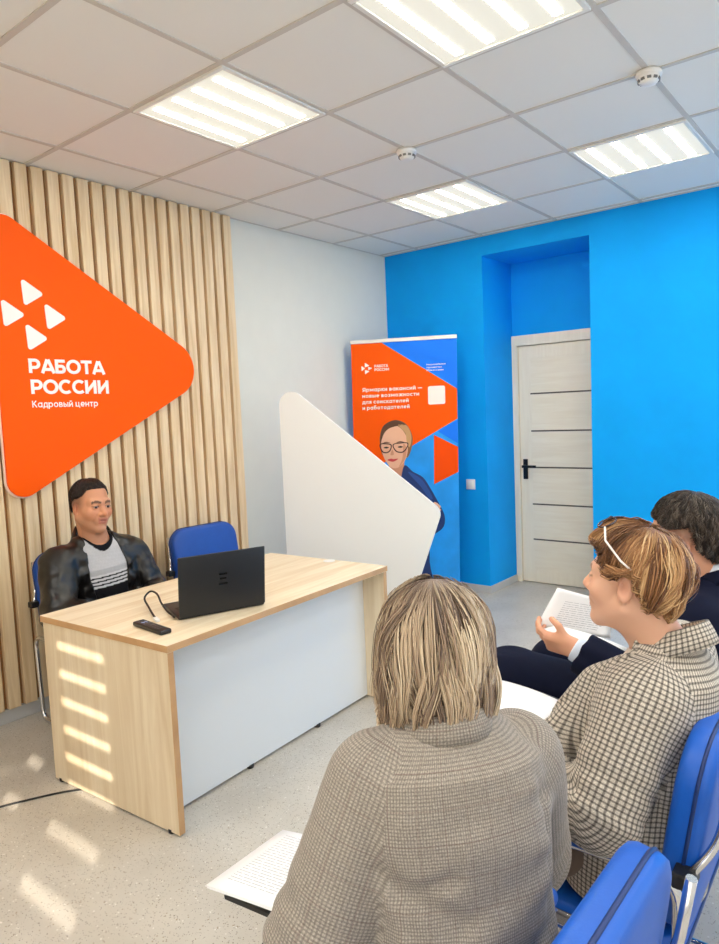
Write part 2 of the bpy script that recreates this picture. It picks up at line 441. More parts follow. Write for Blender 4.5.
for ix, iy in ((5, 0), (7, 0), (1, -3), (3, -3), (5, -3), (7, -3), (5, 3), (7, 3)):
    lamp_area('ceiling_lamp', GX0 + (ix + .5) * T, GY0 + (iy + .5) * T, LAMP_W)
# ---------------------------------------------------------------- wall sign
M_orange = plain('orange_acrylic', rgb(255, 92, 0), .5, spec=.12)
M_acr = plain('pale_acrylic_edge', rgb(250, 226, 208), .4)
M_white = plain('white_acrylic', rgb(246, 243, 238), .4)
sign = empty('wall_sign', (0, -2.85, 1.8))
tag(sign, 'big orange rounded triangle sign with white lettering on the slatted wall', 'sign')
MS = frame_mat((.047, 2.85 - 2.85, -1.8), (0, 1, 0), (0, 0, 1))     # local XY = world (Y, Z); relative to the empty below
MS.translation = Vector((.047, 2.85, -1.8))
tri = round_poly([(-3.312, 2.605), (-3.313, 1.086), (-1.965, 1.80)], [.085, .085, .165], 14)
tri2 = round_poly([(-3.320, 2.615), (-3.321, 1.076), (-1.955, 1.80)], [.088, .088, .168], 14)
bm = bm_new(); add_prism(bm, tri2, .012, MS); obj('backing_plate', bm, M_acr, sign)
MS2 = MS.copy(); MS2.translation = Vector((.059, 2.85, -1.8))
bm = bm_new(); add_prism(bm, tri, .014, MS2, .002); face = obj('sign_face', bm, M_orange, sign)
MS3 = MS.copy(); MS3.translation = Vector((.073, 2.85, -1.8))
for t in ([(-3.168, 2.243), (-3.161, 2.100), (-3.053, 2.171)], [(-3.274, 2.132), (-3.268, 1.987), (-3.157, 2.058)],
          [(-3.058, 2.131), (-3.05, 1.988), (-2.940, 2.058)], [(-3.164, 2.020), (-3.157, 1.877), (-3.048, 1.946)]):
    bm = bm_new(); add_prism(bm, round_poly(t, .012, 6), .004, MS3, .001); obj('logo_triangle', bm, M_white, face)
MT = MS3.copy(); MT.translation = Vector((.0731, 2.85 - 3.163, 1.768 - 1.8)); stroke_text('lettering', 'РАБОТА', .073, .413, M_white, face, MT, .215)
MT = MS3.copy(); MT.translation = Vector((.0731, 2.85 - 3.160, 1.662 - 1.8)); stroke_text('lettering', 'РОССИИ', .073, .432, M_white, face, MT, .215)
MT = MS3.copy(); MT.translation = Vector((.0731, 2.85 - 3.160, 1.593 - 1.8)); stroke_text('lettering', 'Кадровый центр', .034, .362, M_white, face, MT, .15, .002)

# ---------------------------------------------------------------- roll-up banner
BO = Vector((.087, -.619, 0)); BU = Vector((.888, .459, 0)).normalized(); BW = .826
ban = empty('roll_up_banner', BO)
tag(ban, 'roll-up banner in orange and blue with a printed woman in glasses, in the room corner', 'banner')
BM = frame_mat((0, 0, 0), BU, (0, 0, 1))
for r_ in range(3): BM[r_][1] += BU[r_] * .016
def bmat(d):
    M = BM.copy(); M.translation = BM.col[2].to_3d() * d - BU * .024; return M
M_pr_or = plain('banner_print_orange', rgb(255, 92, 0), .55, spec=.15)
M_pr_or2 = plain('banner_print_deep_orange', rgb(250, 80, 0), .55, spec=.15)
M_pr_bl = plain('banner_print_blue', rgb(0, 122, 252), .5, spec=.3)
M_pr_sky = plain('banner_print_sky', rgb(14, 154, 246), .5, noise=.12, nscale=6)
M_pr_wh = plain('banner_print_white', rgb(250, 240, 232), .5)
M_alu = plain('brushed_aluminium', rgb(205, 206, 208), .35, .8)
TOP = 2.045
bm = bm_new(); add_box(bm, (-.004, .055, -.002), (BW + .004, TOP, 0), mat=bmat(0)); sheet = obj('print_sheet', bm, M_pr_sky, ban)
bm = bm_new(); add_box(bm, (-.006, TOP - .004, -.010), (BW + .006, TOP + .024, .010), .004, 2, mat=bmat(0)); obj('top_rail', bm, plain('white_rail', rgb(244, 238, 230), .4), ban)
bm = bm_new(); add_box(bm, (-.01, 0, -.085), (BW + .01, .062, .035), .01, 3, mat=bmat(0)); obj('base_cassette', bm, M_alu, ban, smooth=True, angle=35)
bm = bm_new(); add_tube(bm, [bmat(-.03) @ Vector((BW / 2, .05, 0)), bmat(-.03) @ Vector((BW / 2, TOP + .005, 0))], .009); obj('support_pole', bm, M_alu, ban)
def pprint(name, poly, mat, lay, smooth=0, parent=None):
    bm = bm_new(); add_prism(bm, smooth_poly(poly, smooth) if smooth else [Vector(p) for p in poly], .0006, bmat(.0002 + lay * .0007)); return obj(name, bm, mat, parent or sheet)
pprint('printed_orange_shape', [(-.003, TOP - .005), (.243, TOP - .005), (BW + .002, 1.655), (BW + .002, 1.425), (.465, 1.222), (-.003, .96)], M_pr_or, 0)
pprint('printed_blue_triangle', [(.251, TOP - .005), (BW + .003, TOP - .005), (BW + .003, 1.663)], M_pr_bl, 0)
pprint('printed_small_blue', [(.672, 1.331), (BW + .003, 1.232), (BW + .003, 1.417)], M_pr_bl, 0)
pprint('printed_orange_arrow', [(.642, 1.305), (BW + .003, 1.205), (BW + .003, 1.010), (.637, .915)], M_pr_or2, 0)
for t in ([(.105, 1.893), (.105, 1.855), (.143, 1.866)], [(.078, 1.868), (.078, 1.826), (.108, 1.847)], [(.132, 1.858), (.132, 1.832), (.167, 1.847)], [(.105, 1.836), (.105, 1.800), (.143, 1.824)]):
    pprint('printed_logo_triangle', [Vector(p) for p in round_poly(t, .003, 3)], M_pr_wh, 1)
def btext(body, u, v, cap, w, wt=.16):
    M = bmat(.0012); M.translation = M @ Vector((u, v, 0))
    return stroke_text('printed_lettering', body, cap, w, M_pr_wh, sheet, M, wt, .0002)
btext('РАБОТА', .182, 1.850, .021, .108, .22); btext('РОССИИ', .182, 1.822, .021, .116, .22)
btext('Ярмарки вакансий —', .080, 1.664, .030, .478, .19); btext('новые возможности', .079, 1.616, .030, .455, .19)
btext('для соискателей', .078, 1.568, .030, .372, .19); btext('и работодателей', .078, 1.521, .030, .378, .19)
for k, (b_, w_) in enumerate((('Национальные', .150), ('проекты', .118), ('России', .132))): btext(b_, .594, 1.846 - k * .022, .012, w_, .17)
pprint('printed_blank_square', [Vector(p) for p in round_poly([(.602, 1.542), (.602, 1.684), (.735, 1.684), (.735, 1.542)], .014, 5)], M_pr_wh, 1)
# the printed woman
pm = lambda n, c: plain(n, rgb(*c), .5)
M_ph = pm('print_hair', (146, 98, 58)); M_phd = pm('print_hair_dark', (92, 58, 36)); M_phl = pm('print_hair_light', (206, 158, 108)); M_pf = pm('print_skin', (238, 184, 152)); M_pfd = pm('print_skin_shade', (214, 150, 118))
M_pj = pm('print_jacket', (22, 52, 112)); M_pjl = pm('print_jacket_light', (38, 78, 150)); M_pg = pm('print_spectacles', (58, 26, 30)); M_plip = pm('print_lips', (206, 62, 66)); M_peye = pm('print_eyes', (44, 32, 28)); M_pt = pm('print_top', (232, 236, 240))
pprint('printed_hair', [(.213, 1.22), (.213, 1.31), (.245, 1.392), (.337, 1.432), (.425, 1.396), (.472, 1.30), (.462, 1.20), (.425, 1.13), (.40, 1.20), (.26, 1.18), (.23, 1.16)], M_ph, 1, 5)
pprint('printed_hair_crown', [(.215, 1.25), (.221, 1.33), (.25, 1.395), (.34, 1.431), (.42, 1.395), (.37, 1.388), (.29, 1.368), (.245, 1.325)], M_phd, 5, 5)
pprint('printed_hair_lock', [(.36, 1.395), (.43, 1.385), (.466, 1.30), (.45, 1.215), (.428, 1.25), (.42, 1.32), (.39, 1.36)], M_phl, 5, 5)
pprint('printed_neck', [(.275, 1.13), (.40, 1.16), (.402, 1.06), (.43, 1.02), (.36, .93), (.26, .96), (.285, 1.04)], M_pfd, 2, 4)
pprint('printed_jacket', [(.402, 1.07), (.47, 1.02), (.55, .972), (.61, .88), (.645, .815), (.69, .73), (.717, .655), (.705, .575), (.64, .522), (.60, .50), (.59, .30), (.582, .06), (.12, .06), (.11, .62), (.14, .86), (.26, .98), (.30, .93), (.36, .92)], M_pj, 3, 4)
pprint('printed_jacket_fold', [(.43, 1.02), (.54, .955), (.62, .82), (.60, .80), (.53, .90)], M_pjl, 4, 4)
pprint('printed_face', [(.222, 1.25), (.236, 1.345), (.29, 1.395), (.37, 1.375), (.425, 1.30), (.434, 1.20), (.415, 1.12), (.37, 1.065), (.325, 1.05), (.285, 1.068), (.245, 1.13), (.226, 1.19)], M_pf, 4, 5)
pprint('printed_cheek', [(.40, 1.24), (.425, 1.2), (.41, 1.12), (.36, 1.06), (.39, 1.13)], M_pfd, 5, 4)
for (a, b) in ((.262, 1.216), (.375, 1.218)):
    pprint('printed_eye', [(a - .022, b), (a, b + .008), (a + .022, b), (a, b - .007)], M_peye, 5, 4)
    pprint('printed_brow', [(a - .034, b + .034), (a, b + .046), (a + .034, b + .036), (a, b + .038)], M_phd, 5, 4)
pprint('printed_nose', [(.31, 1.20), (.322, 1.165), (.312, 1.155), (.294, 1.160)], M_pfd, 5, 3)
pprint('printed_lips', [(.268, 1.118), (.298, 1.128), (.318, 1.124), (.355, 1.126), (.33, 1.108), (.305, 1.103)], M_plip, 5, 4)
def ring(poly, w):
    P = smooth_poly(poly, 6); c = sum(P, Vector((0, 0))) / len(P)
    bm = bm_new(); M = bmat(.0002 + 6 * .0007); n = len(P)
    A = [bm.verts.new(M @ Vector((p.x, p.y, .0006))) for p in P]; B = [bm.verts.new(M @ Vector(((p - (p - c).normalized() * w).x, (p - (p - c).normalized() * w).y, .0006))) for p in P]
    for i in range(n): bm.faces.new((A[i], A[(i + 1) % n], B[(i + 1) % n], B[i]))
    return bm
o = obj('printed_spectacles', ring([(.212, 1.247), (.30, 1.243), (.298, 1.195), (.265, 1.172), (.226, 1.185)], .009), M_pg, sheet)
o = obj('printed_spectacles', ring([(.318, 1.243), (.432, 1.252), (.428, 1.205), (.39, 1.172), (.336, 1.185)], .009), M_pg, sheet)
pprint('printed_hand', [(.635, .775), (.685, .742), (.68, .722), (.69, .712), (.665, .692), (.632, .70)], M_pf, 4, 4)

# ---------------------------------------------------------------- white triangular board behind the desk
M_board = plain('white_laminate_board', rgb(243, 245, 244), .5)
brd = empty('partition_board', (.343, -1.682, 0)); tag(brd, 'large white board with rounded triangular outline standing behind the desk end', 'board')
BdM = frame_mat((0, 0, 0), (.898, .439, 0), (0, 0, 1)); BdM.translation = BdM.col[2].to_3d() * -.03
poly = round_poly([(0, 1.752), (1.045, .860), (.735, 0), (.0, 0)], [.085, .075, 0.004, .004], 14)
bm = bm_new(); add_prism(bm, poly, .03, BdM, .002); obj('board_panel', bm, M_board, brd)
bm = bm_new()
for u in (.12, .62): add_box(bm, (u - .02, 0, -.14), (u + .02, .02, .11), .003, 1, mat=BdM)
obj('foot', bm, M_alu, brd)

# ---------------------------------------------------------------- desk
M_dtop = wood('light_oak_laminate', rgb(243, 228, 200), rgb(222, 198, 160), (22, 1.3, 22), .42, (.3, .62))
M_dside = wood('light_oak_laminate_upright', rgb(238, 222, 194), rgb(214, 190, 154), (18, 18, 1.2), .45, (.3, .65))
M_dedge = wood('tan_edge_band', rgb(210, 168, 122), rgb(192, 148, 102), (4, 4, 4), .45)
M_dwhite = plain('white_laminate', rgb(226, 229, 230), .42)
desk = empty('office_desk', (1.583, -3.500, 0), .053)
tag(desk, 'light oak office desk with white front panel, in front of the slatted wall', 'desk')
L, D, DH = 1.388, .815, .712
def box_mi(bm, lo, hi, test, bevel=.0015):
    vs = add_box(bm, lo, hi, bevel, 1)
    for f in {f for v in vs for f in v.link_faces}:
        f.normal_update()
        if test(f.calc_center_median(), f.normal): f.material_index = 1
bm = bm_new(); box_mi(bm, (-D, 0, DH - .028), (0, L, DH), lambda c, n: abs(n.z) < .5); obj('worktop', bm, [M_dtop, M_dedge], desk, recalc=False)
for yy in (.004, L - .030):
    bm = bm_new(); box_mi(bm, (-D + .012, yy, .008), (-.004, yy + .026, DH - .028), lambda c, n: abs(n.x) > .5); obj('side_panel', bm, [M_dside, M_dedge], desk, recalc=False)
bm = bm_new(); add_box(bm, (-.156, .030, .014), (-.140, L - .030, DH - .028)); obj('front_panel', bm, M_dwhite, desk)
M_foot = plain('black_plastic', rgb(20, 20, 21), .45)
for (x, y) in ((-D + .05, .017), (-.06, .017), (-D + .05, L - .017), (-.06, L - .017), (-.148, .5), (-.148, .95)):
    bm = bm_new(); add_lathe(bm, [(0, 0), (.014, 0), (.016, .004), (.016, .016), (0, .016)], 16, Matrix.Translation((x, y, 0))); obj('levelling_foot', bm, M_foot, desk)
bm = bm_new(); add_lathe(bm, [(.0, .004), (.026, .004), (.031, .003), (.032, 0), (0, -.001)], 28, Matrix.Translation((-.352, 1.352, DH))); obj('cable_grommet', bm, M_swit, desk, smooth=True, angle=40)

# ---------------------------------------------------------------- laptop, remote, charger
M_lap = plain('dark_grey_laptop_shell', rgb(40, 42, 46), .42, .35)
M_lapk = plain('black_laptop_keys', rgb(18, 18, 19), .5)
M_scr = plain('dark_screen', rgb(14, 16, 22), .15)
M_logo = plain('glossy_dark_logo', rgb(22, 23, 25), .2, .5)
lapA = Vector((1.372, -3.291, .712)); lapB = Vector((1.500, -2.955, .712))
lapx = (lapB - lapA); LW = lapx.length + .0; lang = math.atan2(lapx.y, lapx.x)
lap = empty('laptop', lapA, lang)      # local X along the hinge, local +Y towards the seated man
tag(lap, 'open dark grey laptop on the light oak desk, lid towards the camera', 'laptop')
bm = bm_new(); add_box(bm, (0, .006, .002), (LW, .245, .018), .005, 2); base = obj('keyboard_base', bm, M_lap, lap, smooth=True, angle=35)
bm = bm_new()
for r_ in range(6):
    for c_ in range(15):
        x0 = .022 + c_ * (LW - .044) / 15
        add_box(bm, (x0, .03 + r_ * .019, .0178), (x0 + (LW - .044) / 15 - .003, .03 + r_ * .019 + .016, .0195))
obj('keys', bm, M_lapk, base)
bm = bm_new(); add_box(bm, (LW / 2 - .055, .155, .0178), (LW / 2 + .055, .23, .0186)); obj('touchpad', bm, M_lapk, base)
tilt = Matrix.Translation((0, .004, .012)) @ Matrix.Rotation(math.radians(7), 4, 'X')
bm = bm_new(); add_box(bm, (0, -.007, 0), (LW, .001, .246), .004, 2, mat=tilt); lid = obj('screen_lid', bm, M_lap, lap, smooth=True, angle=35)
bm = bm_new(); add_box(bm, (.008, .0008, .014), (LW - .008, .0018, .238), mat=tilt); obj('screen', bm, M_scr, lid)
bm = bm_new()
for z0, w_ in ((.152, .034), (.1335, .026), (.112, .036)):
    add_box(bm, (LW / 2 - w_ / 2, -.0076, z0), (LW / 2 + w_ / 2, -.0068, z0 + .007), mat=tilt)
obj('lid_logo', bm, M_logo, lid)
M_rub = plain('black_rubber', rgb(15, 15, 16), .5)
ch = empty('charging_cable', (1.30, -3.30, .7125)); tag(ch, 'black cable looping from the laptop across the desk', 'cable')
cp = [(1.338, -3.290, .723), (1.31, -3.278, .724), (1.26, -3.264, .728), (1.18, -3.236, .745), (1.10, -3.20, .765), (1.045, -3.195, .768), (1.06, -3.235, .75), (1.14, -3.27, .73), (1.22, -3.305, .719), (1.275, -3.33, .719)]
def cat_path(P, sub=6):
    P = [Vector(p) for p in P]; out = []
    for i in range(len(P) - 1):
        p0, p1, p2, p3 = P[max(0, i - 1)], P[i], P[i + 1], P[min(len(P) - 1, i + 2)]
        for k in range(sub):
            t = k / sub
            out.append(.5 * ((2 * p1) + (p2 - p0) * t + (2 * p0 - 5 * p1 + 4 * p2 - p3) * t * t + (3 * p1 - p0 - 3 * p2 + p3) * t ** 3))
    out.append(P[-1]); return out
off = Vector((1.30, -3.30, .7125))
bm = bm_new(); add_tube(bm, [p - off for p in cat_path(cp)], .0042, 8); obj('cord', bm, M_rub, ch)
bm = bm_new(); add_box(bm, (-.026, -.0085, .0), (.02, .0085, .011), .002, 2, mat=Matrix.Translation((-.012, -.036, 0)) @ Matrix.Rotation(math.radians(-20), 4, 'Z')); obj('plug_sleeve', bm, M_swit, ch)
rm = empty('remote_control', (1.366, -3.411, .7122), math.radians(-5)); tag(rm, 'black remote control lying near the desk corner', 'remote control')
bm = bm_new(); add_box(bm, (-.104, -.0235, 0), (.104, .0235, .018), .006, 3); rb = obj('remote_body', bm, plain('black_remote_plastic', rgb(20, 20, 22), .4), rm, smooth=True, angle=40)
bm = bm_new()
for i_ in range(9):
    for j_ in range(3):
        if 3 <= i_ <= 4: continue
        add_box(bm, (-.088 + i_ * .019, -.0165 + j_ * .0125, .0175), (-.078 + i_ * .019, -.0085 + j_ * .0125, .0195), .001, 1)
add_lathe(bm, [(0, .0198), (.014, .0195), (.016, .017)], 20, Matrix.Translation((-.022, 0, 0)))
obj('keypad', bm, plain('grey_rubber_keys', rgb(64, 64, 68), .5), rb)
bm = bm_new(); add_box(bm, (-.062, -.012, .0176), (-.044, .012, .0186)); obj('label_sticker', bm, plain('pale_blue_sticker', rgb(150, 165, 210), .5), rb)
fc = empty('floor_cable', (.9, -3.6, 0)); tag(fc, 'thin black cable on the floor running under the desk', 'cable')
bm = bm_new(); add_tube(bm, [p - Vector((.9, -3.6, 0)) for p in cat_path([(.62, -4.2, .004), (.72, -3.96, .004), (.807, -3.775, .004), (.865, -3.66, .004), (.915, -3.575, .004), (.98, -3.49, .004), (1.02, -3.36, .004), (1.0, -3.2, .004)])], .004, 8)
obj('cord', bm, M_rub, fc)

# ---------------------------------------------------------------- chairs
M_vin = plain('blue_vinyl_upholstery', rgb(4, 88, 190), .45, noise=.04, nscale=25, bump=.1, bscale=260)
M_vin2 = plain('deep_blue_vinyl_upholstery', rgb(6, 72, 162), .45, noise=.04, nscale=25, bump=.1, bscale=260)
M_pipe = plain('dark_blue_piping', rgb(10, 44, 104), .45)
M_chrome = plain('chrome_tube', rgb(225, 226, 228), .13, 1.0)
M_blk = plain('black_bracket', rgb(24, 24, 26), .45)
def cushion_grid(bm, w, h, t, rc, M, crown=.012, n=18, mi=0):
    """padded rounded-rectangle cushion: local XY outline, thickness along Z, domed faces"""
    out = [Vector(p) for p in round_poly([(-w / 2, -h / 2), (w / 2, -h / 2), (w / 2, h / 2), (-w / 2, h / 2)], rc, 8)]
    rings = []
    prof = [(1.0, 0.0), (1.0, .25), (.985, .40), (.95, .475), (.88, .5), (.6, .5), (.3, .5)]
    allv = []
    for sgn in (1, -1):
        rr = []
        for (sc_, zf) in prof:
            if sgn < 0 and zf == 0: continue
            ringv = []
            for p in out:
                d = Vector((p.x, p.y)); ins = (1 - sc_) * min(w, h) / 2
                q = Vector((d.x * (1 - 2 * ins / w), d.y * (1 - 2 * ins / h)))
                bulge = crown * (1 - min(1, (abs(q.x) / (w / 2)) ** 2)) * (1 - min(1, (abs(q.y) / (h / 2)) ** 2)) if zf >= .5 else 0
                v = bm.verts.new(Vector((q.x, q.y, sgn * (zf * t + bulge)))); ringv.append(v)
            rr.append(ringv); allv += ringv
        c = bm.verts.new((0, 0, sgn * (.5 * t + crown))); allv.append(c)
        rings.append((rr, c))
    m = len(out)
    base = rings[0][0][0]
    for sgn, (rr, c) in zip((1, -1), rings):
        seq = rr if sgn > 0 else [base] + rr
        for A, B in zip(seq, seq[1:]):
            for k in range(m):
                f = bm.faces.new((A[k], A[(k + 1) % m], B[(k + 1) % m], B[k])); f.smooth = True; f.material_index = mi
        A = seq[-1]
        for k in range(m):
            f = bm.faces.new((A[k], A[(k + 1) % m], c)); f.smooth = True; f.material_index = mi
    for v in allv: v.co = M @ v.co
    return [M @ Vector((p.x * 1.002, p.y * 1.002, 0)) for p in out]
def build_chair(name, label, arms=True, mat=M_vin, group=None):
    """visitor chair; local +Y is the way it faces, origin on the floor under the seat centre"""
    c = empty(name); tag(c, label, 'chair', group)
    sw_, sd = .46, .45
    bm = bm_new(); edge = cushion_grid(bm, sw_, sd, .07, .07, Matrix.Translation((0, 0, .398)), .008); seat = obj('seat', bm, mat, c)
    bm = bm_new(); add_tube(bm, edge, .004, 6, closed=True); obj('piping', bm, M_pipe, seat)
    th = math.radians(9)
    MB = Matrix.Translation((0, -.232, .642)) @ Matrix.Rotation(th, 4, 'X') @ Matrix.Rotation(PI / 2, 4, 'X')
    bm = bm_new(); edge = cushion_grid(bm, .47, .42, .068, .095, MB, .012); back = obj('backrest', bm, mat, c)
    MBp = MB @ Matrix.Translation((0, 0, .008))
    bm = bm_new(); add_tube(bm, [p + (MB.col[2].to_3d() * .008) for p in edge], .0042, 6, closed=True); obj('piping', bm, M_pipe, back)
    for s in (-1, 1):
        x = s * .262
        z_arm = .60 if arms else .44
        bm = bm_new()
        if arms:
            pts = [(x, -.235, z_arm), (x, .16, z_arm), (x, .20, .012), (x, -.21, .012), (x, -.235, z_arm)]
            loop = rounded_path([(x, 0.0, z_arm), (x, .18, z_arm), (x, .21, .012), (x, -.215, .012), (x, -.235, z_arm), (x, 0.0, z_arm)], .06, 7)
        else:
            loop = rounded_path([(x, 0.0, z_arm), (x, .18, z_arm), (x, .21, .012), (x, -.215, .012), (x, -.235, z_arm), (x, 0.0, z_arm)], .06, 7)
        add_tube(bm, loop[:-1], .0115, 10, closed=True)
        obj('side_frame', bm, M_chrome, c)
        if arms:
            bm = bm_new(); add_box(bm, (x - .026, -.075, z_arm + .004), (x + .026, .175, z_arm + .036), .014, 4); obj('armrest', bm, mat, c, smooth=True, angle=50)
        bm = bm_new(); add_box(bm, (x - .012 - (.035 if s > 0 else 0), -.262, .585), (x + .012 + (.035 if s < 0 else 0), -.222, .615), .004, 2)
        obj('back_bracket', bm, M_blk, c)
    for yy in (.12, -.14):
        bm = bm_new(); add_tube(bm, [(-.262, yy, .352), (.262, yy, .352)], .010, 8); obj('seat_crossbar', bm, M_chrome, c)
    # flat chrome strap up the back of the backrest
    for s in (-1, 1):
        bm = bm_new()
        pth = rounded_path([(s * .25, -.246, .60), (s * .215, -.292, .66), (s * .205, -.318, .80)], .05, 6)
        add_tube(bm, pth, .0085, 8); obj('back_strap', bm, M_chrome, c)
    return c
g1 = 'blue audience chairs with armrests'
chA = build_chair('armchair', 'blue vinyl armchair of the woman in the checked jacket with copper hair', True, M_vin, g1)
chA.location = (3.068, -3.35, 0); chA.rotation_euler = (0, 0, PI / 2 + .02)
chB = copy_tree(chA); chB['label'] = 'nearest blue vinyl armchair, at the lower edge behind the blonde woman in grey tweed'; chB.location = (3.075, -4.085, 0); chB.rotation_euler = (0, 0, PI / 2 - .02)
chC = copy_tree(chA); chC['label'] = 'blue vinyl armchair under the man in the navy suit'; chC.location = (3.10, -2.735, 0); chC.rotation_euler = (0, 0, PI / 2)
g2 = 'blue chairs between the desk and the slatted wall'
chM = build_chair('side_chair', 'blue vinyl chair under the man in the black leather jacket', False, M_vin2, g2)
chM.location = (.37, -3.01, 0); chM.rotation_euler = (0, 0, -PI / 2)
chE = copy_tree(chM); chE['label'] = 'empty blue chair against the slatted wall behind the laptop'; chE.location = (.43, -2.235, 0); chE.rotation_euler = (0, 0, -PI / 2 - .03)
# ---------------------------------------------------------------- people: implicit surfaces turned into meshes
F32 = np.float32
def V3(*a): return np.array(a, dtype=np.float64)
def unit(v): v = np.asarray(v, float); return v / np.linalg.norm(v)
def smin(a, b, k):
    h = np.clip(.5 + .5 * (b - a) / k, 0, 1); return b * (1 - h) + a * h - k * h * (1 - h)
def smax(a, b, k): return -smin(-a, -b, k)
def cone(P, a, b, r1, r2):
    a = np.asarray(a, float); b = np.asarray(b, float); ba = b - a; pa = P - a
    h = np.clip(pa @ ba / max(1e-9, ba @ ba), 0, 1)
    return np.sqrt(((pa - h[:, None] * ba) ** 2).sum(1)) - (r1 + (r2 - r1) * h)
def ell(P, c, r, R=None):
    q = P - np.asarray(c, float)
    if R is not None: q = q @ R            # columns of R are the ellipsoid's axes
    r = np.asarray(r, float); k0 = np.sqrt(((q / r) ** 2).sum(1)); k1 = np.sqrt(((q / (r * r)) ** 2).sum(1))
    return np.where(k1 > 1e-9, k0 * (k0 - 1) / np.maximum(k1, 1e-9), -r.min())
def rboxd(P, c, hs, r, R=None):
    q = P - np.asarray(c, float)
    if R is not None: q = q @ R
    q = np.abs(q) - (np.asarray(hs, float) - r)
    return np.sqrt((np.maximum(q, 0) ** 2).sum(1)) + np.minimum(q.max(1), 0) - r
def rotm(axis, deg):
    return np.array(Matrix.Rotation(math.radians(deg), 3, Vector(axis)))
def chain(P, pts, rs):
    d = None
    for i in range(len(pts) - 1):
        e = cone(P, pts[i], pts[i + 1], rs[i], rs[i + 1]); d = e if d is None else np.minimum(d, e)
    return d
def loft(P, zs, cx, cy, ax, by, p=2.4, kz=.03):
    """stack of superellipse sections along z"""
    z = P[:, 2]; zc = np.clip(z, zs[0], zs[-1])
    X = P[:, 0] - np.interp(zc, zs, cx); Y = P[:, 1] - np.interp(zc, zs, cy)
    A = np.interp(zc, zs, ax); B = np.interp(zc, zs, by)
    k = (np.abs(X / A) ** p + np.abs(Y / B) ** p) ** (1 / p)
    rr = np.sqrt(X * X + Y * Y) + 1e-9
    d = rr * (1 - 1 / np.maximum(k, 1e-3)) * .9
    d = np.where(k < .35, -np.minimum(A, B) * .6, d)
    return smax(d, smax(z - zs[-1], zs[0] - z, kz), kz)

def sdf_mesh(f, lo, hi, h, B=10):
    """naive surface nets of f over a box, evaluated only near the surface"""
    lo = np.asarray(lo, float); hi = np.asarray(hi, float)
    nb = np.ceil((hi - lo) / (h * B)).astype(int); n = nb * B
    g = np.indices(nb).reshape(3, -1).T
    ctr = lo + (g + .5) * B * h - .5 * h
    dc = np.concatenate([f(ctr[i:i + 200000]) for i in range(0, len(ctr), 200000)])
    rad = B * h * .5 * math.sqrt(3)
    act = np.abs(dc) < rad * 1.6 + .012
    G = np.empty(n, F32)
    G6 = G.reshape(nb[0], B, nb[1], B, nb[2], B)
    G6[...] = np.where(dc > 0, 1.0, -1.0).astype(F32).reshape(nb)[:, None, :, None, :, None]
    ia = np.nonzero(act)[0]; loc = np.indices((B, B, B)).reshape(3, -1).T
    step = max(1, 300000 // B ** 3)
    for s in range(0, len(ia), step):
        idx = ia[s:s + step]
        P = (g[idx][:, None, :] * B + loc[None]).reshape(-1, 3) * h + lo
        v = f(P).astype(F32).reshape(len(idx), B, B, B)
        for q, k in enumerate(idx): G6[g[k][0], :, g[k][1], :, g[k][2], :] = v[q]
    S = G < 0
    c = np.zeros(np.array(S.shape) - 1, np.uint8)
    for i in (0, 1):
        for j in (0, 1):
            for k in (0, 1): c += S[i:i + c.shape[0], j:j + c.shape[1], k:k + c.shape[2]]
    cells = np.argwhere((c > 0) & (c < 8))
    vid = np.full(c.shape, -1, np.int32); vid[tuple(cells.T)] = np.arange(len(cells))
    acc = np.zeros((len(cells), 3)); cnt = np.zeros(len(cells))
    cor = [(i, j, k) for i in (0, 1) for j in (0, 1) for k in (0, 1)]
    val = {q: G[cells[:, 0] + q[0], cells[:, 1] + q[1], cells[:, 2] + q[2]].astype(float) for q in cor}
    for a in cor:
        for ax_ in range(3):
            if a[ax_] == 0:
                b = list(a); b[ax_] = 1; b = tuple(b)
                va, vb = val[a], val[b]; m = (va < 0) != (vb < 0)
                t = np.where(m, va / np.where(np.abs(va - vb) < 1e-9, 1, va - vb), 0)
                p = np.tile(np.array(a, float), (len(cells), 1)); p[:, ax_] += t
                acc[m] += p[m]; cnt[m] += 1
    verts = lo + (cells + acc / np.maximum(cnt, 1)[:, None]) * h
    quads = []
    for ax_ in range(3):
        u, w = (ax_ + 1) % 3, (ax_ + 2) % 3
        sl0 = [slice(1, -1)] * 3; sl1 = [slice(1, -1)] * 3
        sl0[ax_] = slice(0, -1); sl1[ax_] = slice(1, None)
        A = S[tuple(sl0)]; Bm = S[tuple(sl1)]
        e = np.argwhere(A != Bm)
        if not len(e): continue
        inside = A[tuple(e.T)]
        base = e.copy()
        for d in range(3):
            if d != ax_: base[:, d] += 1
        def cell(du, dw):
            q = base.copy(); q[:, u] -= du; q[:, w] -= dw; return vid[q[:, 0], q[:, 1], q[:, 2]]
        q = np.stack([cell(1, 1), cell(0, 1), cell(0, 0), cell(1, 0)], 1)
        q[~inside] = q[~inside][:, ::-1]
        quads.append(q)
    quads = np.concatenate(quads); quads = quads[(quads >= 0).all(1)]
    return verts, quads
